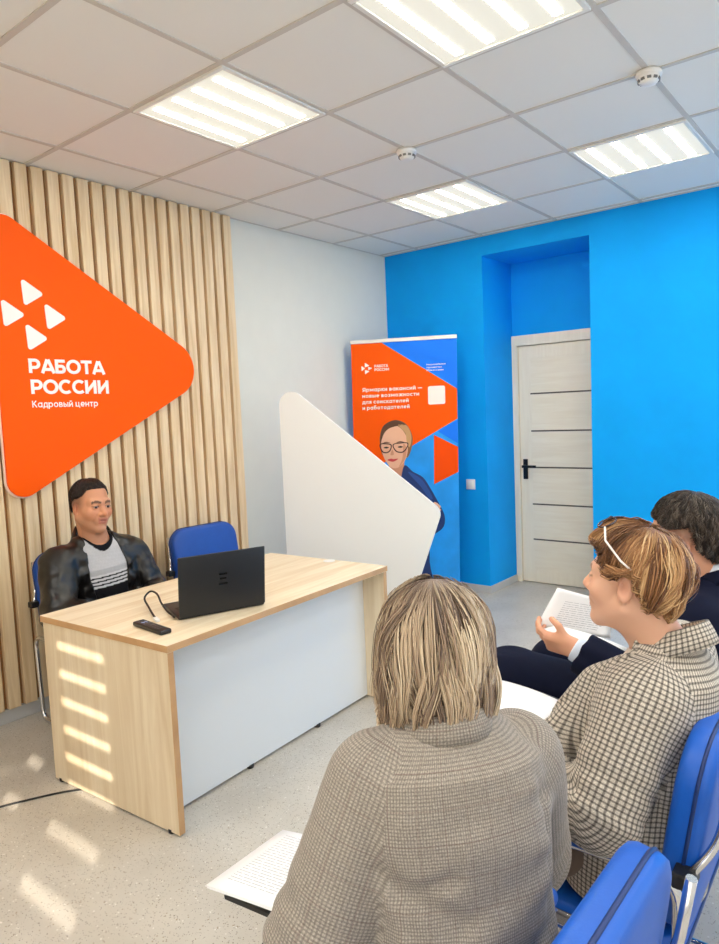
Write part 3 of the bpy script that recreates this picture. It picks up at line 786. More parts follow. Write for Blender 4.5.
def np_mesh(name, verts, quads, mats, parent, origin, col=None, uv=None, smooth=True):
    me = bpy.data.meshes.new(name)
    v = np.asarray(verts) - np.asarray(origin)
    me.vertices.add(len(v)); me.vertices.foreach_set('co', v.astype(F32).ravel())
    q = np.asarray(quads, np.int32); k = q.shape[1]
    me.loops.add(q.size); me.loops.foreach_set('vertex_index', q.ravel())
    me.polygons.add(len(q)); me.polygons.foreach_set('loop_start', np.arange(0, q.size, k, dtype=np.int32))
    try: me.polygons.foreach_set('loop_total', np.full(len(q), k, np.int32))
    except Exception: pass
    me.update(calc_edges=True); me.validate()
    if smooth: me.polygons.foreach_set('use_smooth', np.ones(len(me.polygons), bool))
    if col is not None:
        a = me.color_attributes.new('Col', 'FLOAT_COLOR', 'POINT')
        c4 = np.ones((len(v), 4), F32); c4[:, :3] = col; a.data.foreach_set('color', c4.ravel())
    if uv is not None:
        l = me.uv_layers.new(name='UVMap'); l.data.foreach_set('uv', uv.astype(F32).ravel())
    for m in (mats if isinstance(mats, (list, tuple)) else [mats]): me.materials.append(m)
    o = bpy.data.objects.new(name, me); COL.objects.link(o); o.parent = parent
    return o
def vcol_mat(name, rough=.5, sss=0.0, spec=.4, bump=0.0, bscale=400, aniso=False):
    m, nt, b = new_mat(name)
    a = N(nt, 'ShaderNodeVertexColor', layer_name='Col'); nt.links.new(a.outputs['Color'], b.inputs['Base Color'])
    b.inputs['Roughness'].default_value = rough; b.inputs['Specular IOR Level'].default_value = spec
    if sss > 0:
        b.inputs['Subsurface Weight'].default_value = sss; b.inputs['Subsurface Radius'].default_value = (.012, .005, .003); b.inputs['Subsurface Scale'].default_value = .5
    if bump > 0:
        tc = N(nt, 'ShaderNodeTexCoord'); n2 = N(nt, 'ShaderNodeTexNoise', i_Scale=bscale, i_Detail=3.0); nt.links.new(tc.outputs['Object'], n2.inputs['Vector'])
        bp = N(nt, 'ShaderNodeBump'); bp.inputs['Strength'].default_value = bump; bp.inputs['Distance'].default_value = .001
        nt.links.new(n2.outputs['Fac'], bp.inputs['Height']); nt.links.new(bp.outputs['Normal'], b.inputs['Normal'])
    return m
LC = lambda *c: np.array([lin(x) for x in c])
M_skin = vcol_mat('skin', .5, .12, .35, .12, 500)
M_hair = vcol_mat('hair', .42, 0, .5)
M_eye = vcol_mat('eyeball', .12, 0, .6)

# ---- head, in its own frame: X right, Y forward, Z up, origin between the ears, metres
def head_sdf(Q, fem=False, mouth=.0, jaw=1.0, nose=1.0):
    X = Q.copy(); X[:, 0] = np.abs(X[:, 0])
    d = ell(Q, (0, -.014, .034), (.076, .096, .092))
    d = smin(d, ell(Q, (0, .030, -.030), (.061 * jaw, .062, .078)), .03)
    d = smin(d, cone(X, (.050 * jaw, -.004, -.052), (.012, .066, -.098), .022, .020), .025)      # jaw line
    d = smin(d, ell(Q, (0, .074, -.098), (.022, .020, .018)), .018)                               # chin
    d = smin(d, ell(X, (.042, .058, -.022), (.026, .026, .024)), .022)                            # cheeks
    d = smin(d, cone(X, (.012, .084, .026), (.044, .068, .028), .010, .011), .018)                # brow ridge
    d = smax(d, -ell(X, (.032, .099, .006), (.019, .018, .013)), .012)                            # sockets
    d = smin(d, cone(Q, (0, .083, .014), (0, .106 + .006 * (nose - 1), -.022), .0085, .0115 * nose), .010)
    d = smin(d, ell(X, (.0125 * nose, .095, -.027), (.0085, .011, .0085)), .007)
    d = smin(d, ell(Q, (0, .080, -.055), (.032, .015, .024)), .016)                               # muzzle
    d = smin(d, ell(Q, (0, .0900, -.0505), (.023, .0065, .0050)), .005)
    d = smin(d, ell(Q, (0, .0890, -.0615 - mouth), (.020, .0075, .0058)), .005)
    d = smax(d, -ell(Q, (0, .100, -.0558 - mouth * .5), (.022, .014, .0016 + mouth * .55)), .003)
    lid = ell(X, (.032, .0795, .0065), (.0165, .0125, .0120))                                     # eyelids with their slit
    lid = smax(lid, -ell(X, (.032, .0905, .006), (.0138, .012, .0042)), .0015)
    d = smin(d, lid, .004)
    # ears
    Re = rotm((0, 0, 1), -22) @ rotm((1, 0, 0), 8)
    e = ell(X, (.079, -.010, -.004), (.0075, .0185, .031), Re)
    e = smin(e, ell(X, (.076, -.004, -.030), (.006, .009, .010)), .008)
    e = smax(e, -ell(X, (.0875, -.007, .000), (.0065, .0105, .019), Re), .004)
    d = smin(d, e, .006)
    return d
def head_color(Q, skin, lips, brow, stub=None, brow_w=1.0, fade=None):
    X = np.abs(Q[:, 0]); Y = Q[:, 1]; Z = Q[:, 2]
    c = np.tile(skin, (len(Q), 1))
    def mixc(w, k):
        nonlocal c
        w = np.clip(w, 0, 1)[:, None]; c = c * (1 - w) + k * w
    g = lambda x, y, z, r: np.exp(-(((X - x) / r[0]) ** 2 + ((Y - y) / r[1]) ** 2 + ((Z - z) / r[2]) ** 2))
    red = skin * np.array([1.02, .80, .74])
    mixc(.55 * g(.042, .07, -.025, (.022, .03, .02)), red); mixc(.6 * g(0, .112, -.022, (.016, .02, .014)), red)
    mixc(.5 * g(.082, -.01, -.005, (.014, .03, .03)), red)
    if stub is not None:
        mixc(.5 * ((Z < -.035) & (Y > .0)) * np.clip((-.035 - Z) / .03, 0, 1), stub)
    mixc(1.1 * ((np.abs(Z + .0502) < .0058) & (X < .023) & (Y > .080)), lips); mixc(1.1 * ((np.abs(Z + .0640) < .0085) & (X < .021) & (Y > .080)), lips)
    if fade is not None:
        mixc(.62 * np.clip((Z + .012) / .03, 0, 1) * np.clip((.045 - Y) / .03, 0, 1), fade)
    mixc(.5 * g(.083, -.004, .000, (.010, .010, .018)), skin * np.array([.72, .5, .45]))  # hollow of the ear: shade painted into the skin colour
    mixc(.35 * np.exp(-((X - .030 - (.0 - Z - .03) * .35) / .004) ** 2) * ((Z < -.022) & (Z > -.06) & (Y > .06)), skin * np.array([.7, .55, .5]))  # crease from nose to mouth, its shade painted in
    bz = .0275 + .0045 * np.sin((X - .012) / .036 * PI) ; w = ((np.abs(Z - bz) < .0042 * brow_w) & (X > .010) & (X < .050) & (Y > .055))
    mixc(.85 * w, brow)
    mixc(.7 * ((((X - .032) / .0168) ** 2 + ((Z - .0095) / .0042) ** 2 < 1) & (Y > .07)), brow * .6)
    return c
# ---- hand: wrist at the origin, fingers along +Y, palm faces -Z, thumb on +X
def hand_sdf(Q, curl=(.5, .55, .6, .65), spread=.05, thumb=.5, s=1.0):
    Q = Q / s
    d = rboxd(Q, (0, .048, 0), (.038, .046, .0145), .013)
    d = smin(d, cone(Q, (.018, .012, -.006), (.032, .048, -.008), .016, .013), .012)
    d = smin(d, cone(Q, (0, -.03, 0), (0, .02, 0), .025, .024), .015)
    for i, (x, L) in enumerate(((.029, .070), (.010, .078), (-.009, .073), (-.027, .058))):
        a = V3(x, .086 - .004 * abs(i - 1), 0); ang = 0.0; dirx = (1.5 - i) * spread
        r = (.0088, .0090, .0086, .0078)[i]; p = a
        seg = (.46, .31, .23); fd = None
        for j in range(3):
            ang += curl[i] * (.75, 1.0, .8)[j]
            q = p + V3(math.sin(dirx) * math.cos(ang), math.cos(dirx) * math.cos(ang), -math.sin(ang)) * L * seg[j]
            e = cone(Q, p, q, r * (1 - .07 * j), r * (1 - .07 * (j + 1))); fd = e if fd is None else smin(fd, e, .003); p = q
        d = smin(d, fd, .006)
    b = V3(.030, .030, -.006); m = b + V3(.026, .022, -.006 - .012 * thumb); t = m + V3(.012 - .012 * thumb, .028, -.006 - .012 * thumb)
    td = smin(cone(Q, b, m, .0125, .0105), cone(Q, m, t, .0105, .0085), .003)
    return smin(d, td, .008) * s

class Fig:
    """joints and frames of a seated figure, world coordinates"""
    def __init__(s, **k): s.__dict__.update(k)
def frame2(f, upv=(0, 0, 1)):
    f = unit(f); r = unit(np.cross(f, upv)); u = np.cross(r, f); return np.stack([r, f, u], 1)      # columns right, forward, up
def loc(P, o, R): return (P - o) @ R

def figure_field(g, infl=0.0):
    """bare body; infl inflates torso and limbs (not head and hands)"""
    T = frame2(g.chest_dir, unit(g.neck - g.pel)); Tp = frame2(g.hip_dir)
    Hd = g.Hd; hs = g.hs
    up = unit(g.neck - g.pel); Lt = np.linalg.norm(g.neck - g.pel)
    Tc = frame2(np.array(g.chest_dir) - up * np.dot(g.chest_dir, up), up)
    def f(P):
        Q = loc(P, g.pel, Tc); z = Q[:, 2] / Lt
        # twist towards the hips low down
        d = loft(Q, np.array([-.10, .0, .16, .42, .68, .86, .97]) * Lt, [0] * 7, np.array([0, -.005, -.0, .0, -.005, -.02, -.02]),
                 (np.array(g.tw) + infl), (np.array(g.td) + infl), 2.3)
        d = smin(d, cone(P, g.neck - up * .05, g.Ls, .055 + infl, g.sr + infl), .05)
        d = smin(d, cone(P, g.neck - up * .05, g.Rs, .055 + infl, g.sr + infl), .05)
        for s_, e_, w_ in ((g.Ls, g.Le, g.Lw), (g.Rs, g.Re, g.Rw)):
            d = smin(d, smin(cone(P, s_, e_, g.ar[0] + infl, g.ar[1] + infl), cone(P, e_, w_, g.ar[1] + infl * .9, g.ar[2] + infl * .7), .02), .03)
        return d
    return f, Tc, up, Lt
def legs_field(g, infl=0.0):
    def f(P):
        d = ell(P, g.pel + V3(0, 0, .02), (g.hipw + infl, g.hipw + infl, .12 + infl))
        for h_, k_, a_ in ((g.Lh, g.Lk, g.La), (g.Rh, g.Rk, g.Ra)):
            d = smin(d, smin(cone(P, h_, k_, g.lr[0] + infl, g.lr[1] + infl), cone(P, k_, a_, g.lr[1] + infl, g.lr[2] + infl), .025), .035)
        return d
    return f
def feet_field(g, infl=0.0):
    fd = unit(g.foot_dir)
    def f(P):
        d = None
        for a_ in (g.La, g.Ra):
            b = V3(a_[0], a_[1], .045) - fd * .02
            e = smin(cone(P, b, V3(a_[0], a_[1], 0) + fd * .15 + V3(0, 0, .032), .036 + infl, .030 + infl), cone(P, a_ + V3(0, 0, .04), b, .036 + infl, .036 + infl), .02)
            e = smax(e, -P[:, 2] + .002, .004)
            d = e if d is None else np.minimum(d, e)
        return d
    return f
def hand_frames(g):
    out = []
    for w_, dirv, palm, side, curl, th in ((g.Lw, g.Lhd, g.Lpalm, -1, g.Lcurl, g.Lth), (g.Rw, g.Rhd, g.Rpalm, 1, g.Rcurl, g.Rth)):
        y = unit(dirv); z = -unit(np.asarray(palm, float) - y * np.dot(palm, y)); x = np.cross(y, z)
        # thumb is on +X of the hand frame: mirror X for the hand that needs it
        out.append((np.asarray(w_, float), np.stack([x, y, z], 1), side, curl, th))
    return out
def body_mesh(g, root, origin, h=.0045):
    fb, Tc, up, Lt = figure_field(g, -.012); fl = legs_field(g, -.012); ff = feet_field(g, -.008); hf = hand_frames(g)
    def f(P):
        d = smin(fb(P), fl(P), .03)
        Q = loc(P, g.head, g.Hd) / g.hs
        hd = head_sdf(Q, g.fem, g.mouth, g.jaw, g.nose) * g.hs
        nk = smin(cone(P, g.neck - up * .03, g.head + g.Hd @ V3(0, -.026, -.055), g.nr + .006, g.nr), cone(P, g.neck, g.head + g.Hd @ V3(0, .012, -.075), g.nr * .8, g.nr * .75), .03)
        d = smin(d, smin(nk, hd, .022), .02)
        for (w_, R_, side, curl, th) in hf:
            q = loc(P, w_, R_)
            if side * g.mirror > 0: q = q * np.array([-1, 1, 1])
            near = (np.abs(q).max(1) < .24); e = np.full(len(P), 1.0)
            if near.any(): e[near] = hand_sdf(q[near], curl, .06, th, g.hds)
            far = ~near; e[far] = np.sqrt((q[far] ** 2).sum(1)) - .2
            d = smin(d, e, .012)
        d = np.minimum(d, ff(P))
        return d
    lo, hi = g.lo, g.hi
    v, q = sdf_mesh(f, lo, hi, h)
    Q = loc(v, g.head, g.Hd) / g.hs
    c = np.tile(g.skin, (len(v), 1)); m = (np.abs(Q).max(1) < .17)
    c[m] = head_color(Q[m], g.skin, g.lips, g.brow, g.stub, g.browk, g.fade)
    return np_mesh('body', v, q, M_skin, root, origin, col=c)
def eyes(g, root, origin):
    for sx in (-1, 1):
        n = 24; vs = []; fs = []; cs = []
        look = unit(V3(g.look[0], 1, g.look[1])); R = frame2(look)
        for i in range(17):
            th = PI * i / 16
            for k in range(n):
                p = V3(math.sin(th) * math.cos(2 * PI * k / n), math.cos(th), math.sin(th) * math.sin(2 * PI * k / n))
                vs.append(g.head + g.Hd @ ((V3(sx * .032, .0788, .0062) + R @ p * .0112) * g.hs))
                cs.append(LC(12, 10, 10) if th < .30 else (g.iris if th < .62 else LC(228, 222, 216)))
        for i in range(16):
            for k in range(n): fs.append((i * n + k, i * n + (k + 1) % n, (i + 1) * n + (k + 1) % n, (i + 1) * n + k))
        np_mesh('eye', vs, fs, M_eye, root, origin, col=np.array(cs))
def noise3(P, s, seed=0.0):
    q = P * s + seed
    return (np.sin(q[:, 0] * 1.0 + 1.7 * np.sin(q[:, 1] * .8)) + np.sin(q[:, 1] * 1.3 + 1.9 * np.sin(q[:, 2] * .9)) + np.sin(q[:, 2] * 1.1 + 1.5 * np.sin(q[:, 0] * .7))) / 3
def folds(P, lst):
    """sum of crease ridges: (a, b, radius, amplitude)"""
    o = np.zeros(len(P))
    for (a, b, r, amp) in lst:
        o += amp * np.exp(-(np.maximum(cone(P, a, b, 0, 0), 0) / r) ** 2)
    return o
def arm_uv(P, s_, e_, w_):
    """length along the arm and distance around it"""
    s_, e_, w_ = (np.asarray(x, float) for x in (s_, e_, w_))
    l1 = np.linalg.norm(e_ - s_); l2 = np.linalg.norm(w_ - e_)
    a1 = unit(e_ - s_); a2 = unit(w_ - e_)
    n = unit(np.cross(a1, a2)) if np.linalg.norm(np.cross(a1, a2)) > .05 else unit(np.cross(a1, V3(0, 0, 1) if abs(a1[2]) < .9 else V3(1, 0, 0)))
    d1 = cone(P, s_, e_, 0, 0); d2 = cone(P, e_, w_, 0, 0); t1 = (P - s_) @ a1
    def uv(o, a, l0):
        q = P - o; t = q @ a; b = np.cross(n, a); return l0 + t, np.arctan2(q @ n, -(q @ b)) * .058
    u1, v1 = uv(s_, a1, 0); u2, v2 = uv(e_, a2, l1); t2 = (P - e_) @ a2; A_ = np.maximum(t1 - l1, 0); B_ = np.maximum(-t2, 0); w = np.where((t1 < l1) & (t2 > 0), np.clip((d1 - d2) / .03 + .5, 0, 1), A_ / (A_ + B_ + 1e-6))
    u = u1 * (1 - w) + u2 * w; cor = (A_ > 0) & (t2 <= 0); fore = (A_ > 0) & (t2 > 0)
    u = np.where(cor, l1 + np.hypot(A_, B_) * np.arctan2(A_, B_), u); u = np.where(fore, l1 + t2 + A_ * PI / 2 * np.exp(-np.maximum(t2, 0) / .06), u)
    return u, v1 * (1 - w) + v2 * w, np.minimum(d1, d2)
def jacket_uv(v, q, g, Tc, shift=0.0):
    """per-corner UV: torso wrap or sleeve wrap, chosen per face"""
    fc = v[q].mean(1)
    Q = loc(v, g.pel, Tc)
    tors = np.stack([np.arctan2(Q[:, 0], -Q[:, 1] - .02) * .16, Q[:, 2]], 1)
    uL = arm_uv(v, g.Ls, g.Le, g.Lw); uR = arm_uv(v, g.Rs, g.Re, g.Rw)
    right = Tc[:, 0]
    def lab(P):
        q_ = loc(P, g.pel, Tc)
        sl = cone(P, g.Ls, g.Le, g.ar[0] + .012, g.ar[1] + .012); sl = np.minimum(sl, cone(P, g.Le, g.Lw, g.ar[1] + .014, g.ar[2] + .014))
        sr = cone(P, g.Rs, g.Re, g.ar[0] + .012, g.ar[1] + .012); sr = np.minimum(sr, cone(P, g.Re, g.Rw, g.ar[1] + .014, g.ar[2] + .014))
        lx = (loc(g.Ls[None], g.pel, Tc)[0, 0]); rx = (loc(g.Rs[None], g.pel, Tc)[0, 0])
        cap = np.full(len(P), 0)
        cap[(sl < .020) & (q_[:, 0] < lx + .022)] = 1
        cap[(sr < .020) & (q_[:, 0] > rx - .022)] = 2
        return cap
    L = lab(fc)
    uv = tors[q].copy()
    for k, u in ((1, uL), (2, uR)):
        m = L == k; uu = np.stack([u[1], -u[0]], 1); uv[m] = uu[q[m]]
    # unwrap the back seam of the angle
    rng = uv[:, :, 0].max(1) - uv[:, :, 0].min(1)
    for m, per in ((L == 0, .16 * 2 * PI), (L > 0, .058 * 2 * PI)):
        bad = m & (rng > per * .5); t = uv[bad]; t[:, :, 0] = np.where(t[:, :, 0] < 0, t[:, :, 0] + per, t[:, :, 0]); uv[bad] = t
    return uv, L
def check_cloth(name, base, dark, warm, period, lw, big=None, contrast=.6, rough=.85):
    """woven check driven by the UVs (metres): thin dark lines both ways, plus a coarse over-check"""
    m, nt, b = new_mat(name)
    uv = N(nt, 'ShaderNodeUVMap', uv_map='UVMap'); sp = N(nt, 'ShaderNodeSeparateXYZ'); nt.links.new(uv.outputs[0], sp.inputs[0])
    def math_(op, a, bv):
        n = N(nt, 'ShaderNodeMath', operation=op)
        for i, x in enumerate((a, bv)):
            if hasattr(x, 'links') or hasattr(x, 'is_linked'): nt.links.new(x, n.inputs[i])
            elif x is not None: n.inputs[i].default_value = x
        return n.outputs[0]
    def lines(ch, per, w, soft):
        t = math_('MULTIPLY', ch, 1 / per); t = math_('FRACT', t, None); t = math_('SUBTRACT', t, .5); t = math_('ABSOLUTE', t, None)
        mr = N(nt, 'ShaderNodeMapRange'); mr.inputs['From Min'].default_value = w / 2 - soft; mr.inputs['From Max'].default_value = w / 2 + soft
        mr.inputs['To Min'].default_value = 1; mr.inputs['To Max'].default_value = 0; nt.links.new(t, mr.inputs['Value']); return mr.outputs[0]
    u_, v_ = sp.outputs[0], sp.outputs[1]
    a = lines(u_, period, lw, .08); c = lines(v_, period, lw, .08)
    s1 = math_('MAXIMUM', a, c); s2_ = math_('MINIMUM', a, c); s1 = math_('MULTIPLY', s1, contrast * .66); s2_ = math_('MULTIPLY', s2_, contrast * .26); s = math_('ADD', s1, s2_); s = math_('MINIMUM', s, 1.0)
    mx = N(nt, 'ShaderNodeMix', data_type='RGBA'); nt.links.new(s, mx.inputs['Factor']); mx.inputs['A'].default_value = base; mx.inputs['B'].default_value = dark
    col = mx.outputs['Result']
    if big:
        a2 = lines(u_, big, .035, .01); c2 = lines(v_, big, .035, .01); s2 = math_('MAXIMUM', a2, c2); s2 = math_('MULTIPLY', s2, .30)
        m2 = N(nt, 'ShaderNodeMix', data_type='RGBA'); nt.links.new(s2, m2.inputs['Factor']); nt.links.new(col, m2.inputs['A']); m2.inputs['B'].default_value = warm; col = m2.outputs['Result']
    tc = N(nt, 'ShaderNodeTexCoord'); nz = N(nt, 'ShaderNodeTexNoise', i_Scale=420.0, i_Detail=3.0); nt.links.new(tc.outputs['Object'], nz.inputs['Vector'])
    hs = N(nt, 'ShaderNodeHueSaturation'); nt.links.new(col, hs.inputs['Color'])
    mr = N(nt, 'ShaderNodeMapRange'); mr.inputs['From Min'].default_value = .3; mr.inputs['From Max'].default_value = .7; mr.inputs['To Min'].default_value = .72; mr.inputs['To Max'].default_value = 1.28
    nt.links.new(nz.outputs['Fac'], mr.inputs['Value']); nt.links.new(mr.outputs[0], hs.inputs['Value'])
    nt.links.new(hs.outputs['Color'], b.inputs['Base Color']); b.inputs['Roughness'].default_value = rough; b.inputs['Specular IOR Level'].default_value = .15
    b.inputs['Sheen Weight'].default_value = .15
    bp = N(nt, 'ShaderNodeBump'); bp.inputs['Strength'].default_value = .25; bp.inputs['Distance'].default_value = .001
    nt.links.new(nz.outputs['Fac'], bp.inputs['Height']); nt.links.new(bp.outputs['Normal'], b.inputs['Normal'])
    return m
# ---- hair: a volume under many fine locks, all one mesh
def hair_mesh(name, g, root, origin, shell, send, pal, n, length, rad, layer, clump=120, seed=1, region=None, crown=(0, -.03), lift=.5, wave=.004, fwd_sweep=None, tipcurl=0.0, root_dark=.5, basecol=None, base_in=.012, nseg=10, s0max=.97, part=None, sway=0.0, s0span=.55, lenvar=(.75, 1.1), flip=0.0):
    """shell(s, phi) -> outer point in the head frame (s 0 crown .. 1 end, phi 0 = front); send(phi) -> last s"""
    rg = np.random.default_rng(seed)
    V, Fq, C = [], [], []
    phs = np.linspace(0, 2 * PI, 73); ss = np.linspace(0, 1, 33)
    def scalp(P):
        # pull a shell point back to the skull
        q = P - V3(0, -.014, .034); k = np.sqrt(((q / V3(.078, .098, .094)) ** 2).sum(-1, keepdims=True)); return V3(0, -.014, .034) + q / np.maximum(k, 1e-3) * np.minimum(k, 1.0)
    # base volume
    grid = np.zeros((len(ss), len(phs), 3))
    for j, ph in enumerate(phs):
        S = ss * send(ph); pts = shell(S, np.full(len(S), ph)); nrm = pts - V3(0, -.014, .02); nrm /= np.linalg.norm(nrm, axis=1)[:, None] + 1e-9
        grid[:, j] = pts - nrm * base_in * np.clip(.3 + ss * 2, 0, 1)[:, None]
    nb = grid.shape[0] * grid.shape[1]
    inner = grid.copy(); cc = V3(0, -.014, .02)
    inner = cc + (grid - cc) * .86
    V.append(grid.reshape(-1, 3)); V.append(inner.reshape(-1, 3)); W_ = len(phs)
    q = []
    for i in range(len(ss) - 1):
        for j in range(W_ - 1):
            a = i * W_ + j; q.append((a, a + 1, a + W_ + 1, a + W_)); b = nb + a; q.append((b + W_, b + W_ + 1, b + 1, b))
    for j in range(W_ - 1):
        a = (len(ss) - 1) * W_ + j; q.append((a, a + 1, nb + a + 1, nb + a))
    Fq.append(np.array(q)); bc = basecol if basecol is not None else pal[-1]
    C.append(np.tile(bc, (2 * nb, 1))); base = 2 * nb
    # locks
    cl_phi = rg.uniform(0, 2 * PI, clump); cl_s = rg.uniform(0, 1, clump) ; cl_mix = rg.uniform(0, 1, clump); cl_w = rg.uniform(-1, 1, (clump, 3)); cl_len = rg.uniform(*lenvar, clump); cl_l = rg.uniform(-1, 1, clump)
    ts = np.linspace(0, 1, nseg)
    k3 = np.arange(3) * 2 * PI / 3
    for i in range(n):
        ph = rg.uniform(0, 2 * PI); e = send(ph)
        s0 = e * s0max * math.sqrt(rg.uniform(0, 1)) if length < .9 else e * rg.uniform(0, 1) ** 1.3 * s0span
        dph = np.angle(np.exp(1j * (cl_phi - ph))); ci = int(np.argmin(dph ** 2 * 1.2 + (cl_s - s0 / max(e, 1e-3)) ** 2 * (6.0 if length < .9 else 1.0)))
        Ls = length * cl_len[ci] * rg.uniform(.85, 1.1)
        s = np.minimum(s0 + Ls * ts, e * rg.uniform(.97, 1.06) if length > .5 else e * rg.uniform(.96, 1.02))
        s = np.minimum(s, 1.04)
        pull = np.clip(ts * 1.3, 0, 1) * .55
        ph_t = ph + dph[ci] * pull + wave * 8 * cl_w[ci, 0] * np.sin(ts * 3.2 + cl_w[ci, 1] * 3) + sway * (cl_w[ci, 1] * ts ** 1.5 + .5 * cl_w[ci, 2] * np.sin(ts * 5 + cl_w[ci, 0] * 4))
        if fwd_sweep is not None: ph_t = ph_t + fwd_sweep(ph, s0) * ts
        O = shell(s, ph_t); nr = O - V3(0, -.014, .0); nr /= np.linalg.norm(nr, axis=1)[:, None] + 1e-9
        dep = layer * (rg.uniform(-.9, .25) + .35 * cl_l[ci])
        liftc = np.clip(ts / .25, 0, 1) if length > .5 else np.ones(nseg)
        curve = dep * (.4 + .6 * ts) + lift * .006 * np.sin(ts * PI) * cl_w[ci, 2] * np.clip(s * 2.2, 0, 1) - tipcurl * ts ** 4 * .02 + flip * .02 * cl_w[ci, 0] * ts ** 3
        Pn = O + nr * (curve * liftc)[:, None]
        Pn += nr * (wave * np.sin(ts * 7 + cl_w[ci, 1] * 6))[:, None] * .4 + rg.normal(0, .0006, 3)
        tg = np.gradient(Pn, axis=0); tg /= np.linalg.norm(tg, axis=1)[:, None] + 1e-9
        a = np.cross(tg, nr); a /= np.linalg.norm(a, axis=1)[:, None] + 1e-9; b = np.cross(tg, a)
        r = rad * rg.uniform(.7, 1.3) * (1 - .75 * ts ** 3) * np.minimum(1, .5 + ts * 3)
        ringp = Pn[:, None, :] + (a[:, None, :] * np.cos(k3)[None, :, None] * 1.5 + b[:, None, :] * np.sin(k3)[None, :, None] * .8) * r[:, None, None]
        V.append(ringp.reshape(-1, 3))
        idx = base + np.arange(nseg - 1)[:, None] * 3; 
        qq = np.concatenate([np.stack([idx[:, 0] + k, idx[:, 0] + (k + 1) % 3, idx[:, 0] + 3 + (k + 1) % 3, idx[:, 0] + 3 + k], 1) for k in range(3)])
        Fq.append(qq); base += nseg * 3
        mixv = np.clip(cl_mix[ci] + rg.normal(0, .16), 0, .999) * (len(pal) - 1); i0 = int(mixv); fr = mixv - i0
        c0 = pal[i0] * (1 - fr) + pal[min(i0 + 1, len(pal) - 1)] * fr
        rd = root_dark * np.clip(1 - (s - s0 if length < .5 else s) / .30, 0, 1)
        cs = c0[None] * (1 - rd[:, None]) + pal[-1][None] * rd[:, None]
        C.append(np.repeat(cs, 3, 0))
    Vv = np.concatenate(V) * g.hs; Vv = g.head + Vv @ g.Hd.T
    return np_mesh(name, Vv, np.concatenate(Fq), M_hair, root, origin, col=np.concatenate(C))
def make_shell(a, bF, bB, zt, zc, zb, bulge=.0, tuckF=.0, tuckB=.0, tuckS=0.0, cy=-.014, pw=1.0, tilt=0.0, back=0.0):
    cb, sb = math.cos(math.radians(back)), math.sin(math.radians(back))
    def shell(s, ph):
        s = np.asarray(s, float); ph = np.asarray(ph, float)
        b = np.where(np.cos(ph) > 0, bF, bB)
        tk = np.where(np.cos(ph) > 0, tuckF * np.cos(ph) ** 2, tuckB * np.cos(ph) ** 2) + tuckS * np.sin(ph) ** 2
        th = np.clip(s, 0, .5) * PI; qd = np.clip((s - .5) * 2, 0, 1.2)
        hr = np.where(s < .5, np.sin(th) ** pw, 1 + bulge * np.sin(np.clip(qd, 0, 1) * PI) - tk * qd ** 1.6)
        z = np.where(s < .5, zc + (zt - zc) * np.cos(th), zc - (zc - zb) * qd)
        y = cy + b * hr * np.cos(ph)
        z = z + tilt * (y - cy)
        y, z = cy + (y - cy) * cb - (z - .03) * sb, .03 + (y - cy) * sb + (z - .03) * cb
        return np.stack([a * hr * np.sin(ph), y, z], -1)
    return shell
def tab(pairs):
    """send() from (degrees from the front, s) pairs, symmetric"""
    d = [p[0] for p in pairs]; v = [p[1] for p in pairs]
    def f(ph):
        x = abs(math.degrees(math.atan2(math.sin(ph), math.cos(ph)))); return float(np.interp(x, d, v))
    return f
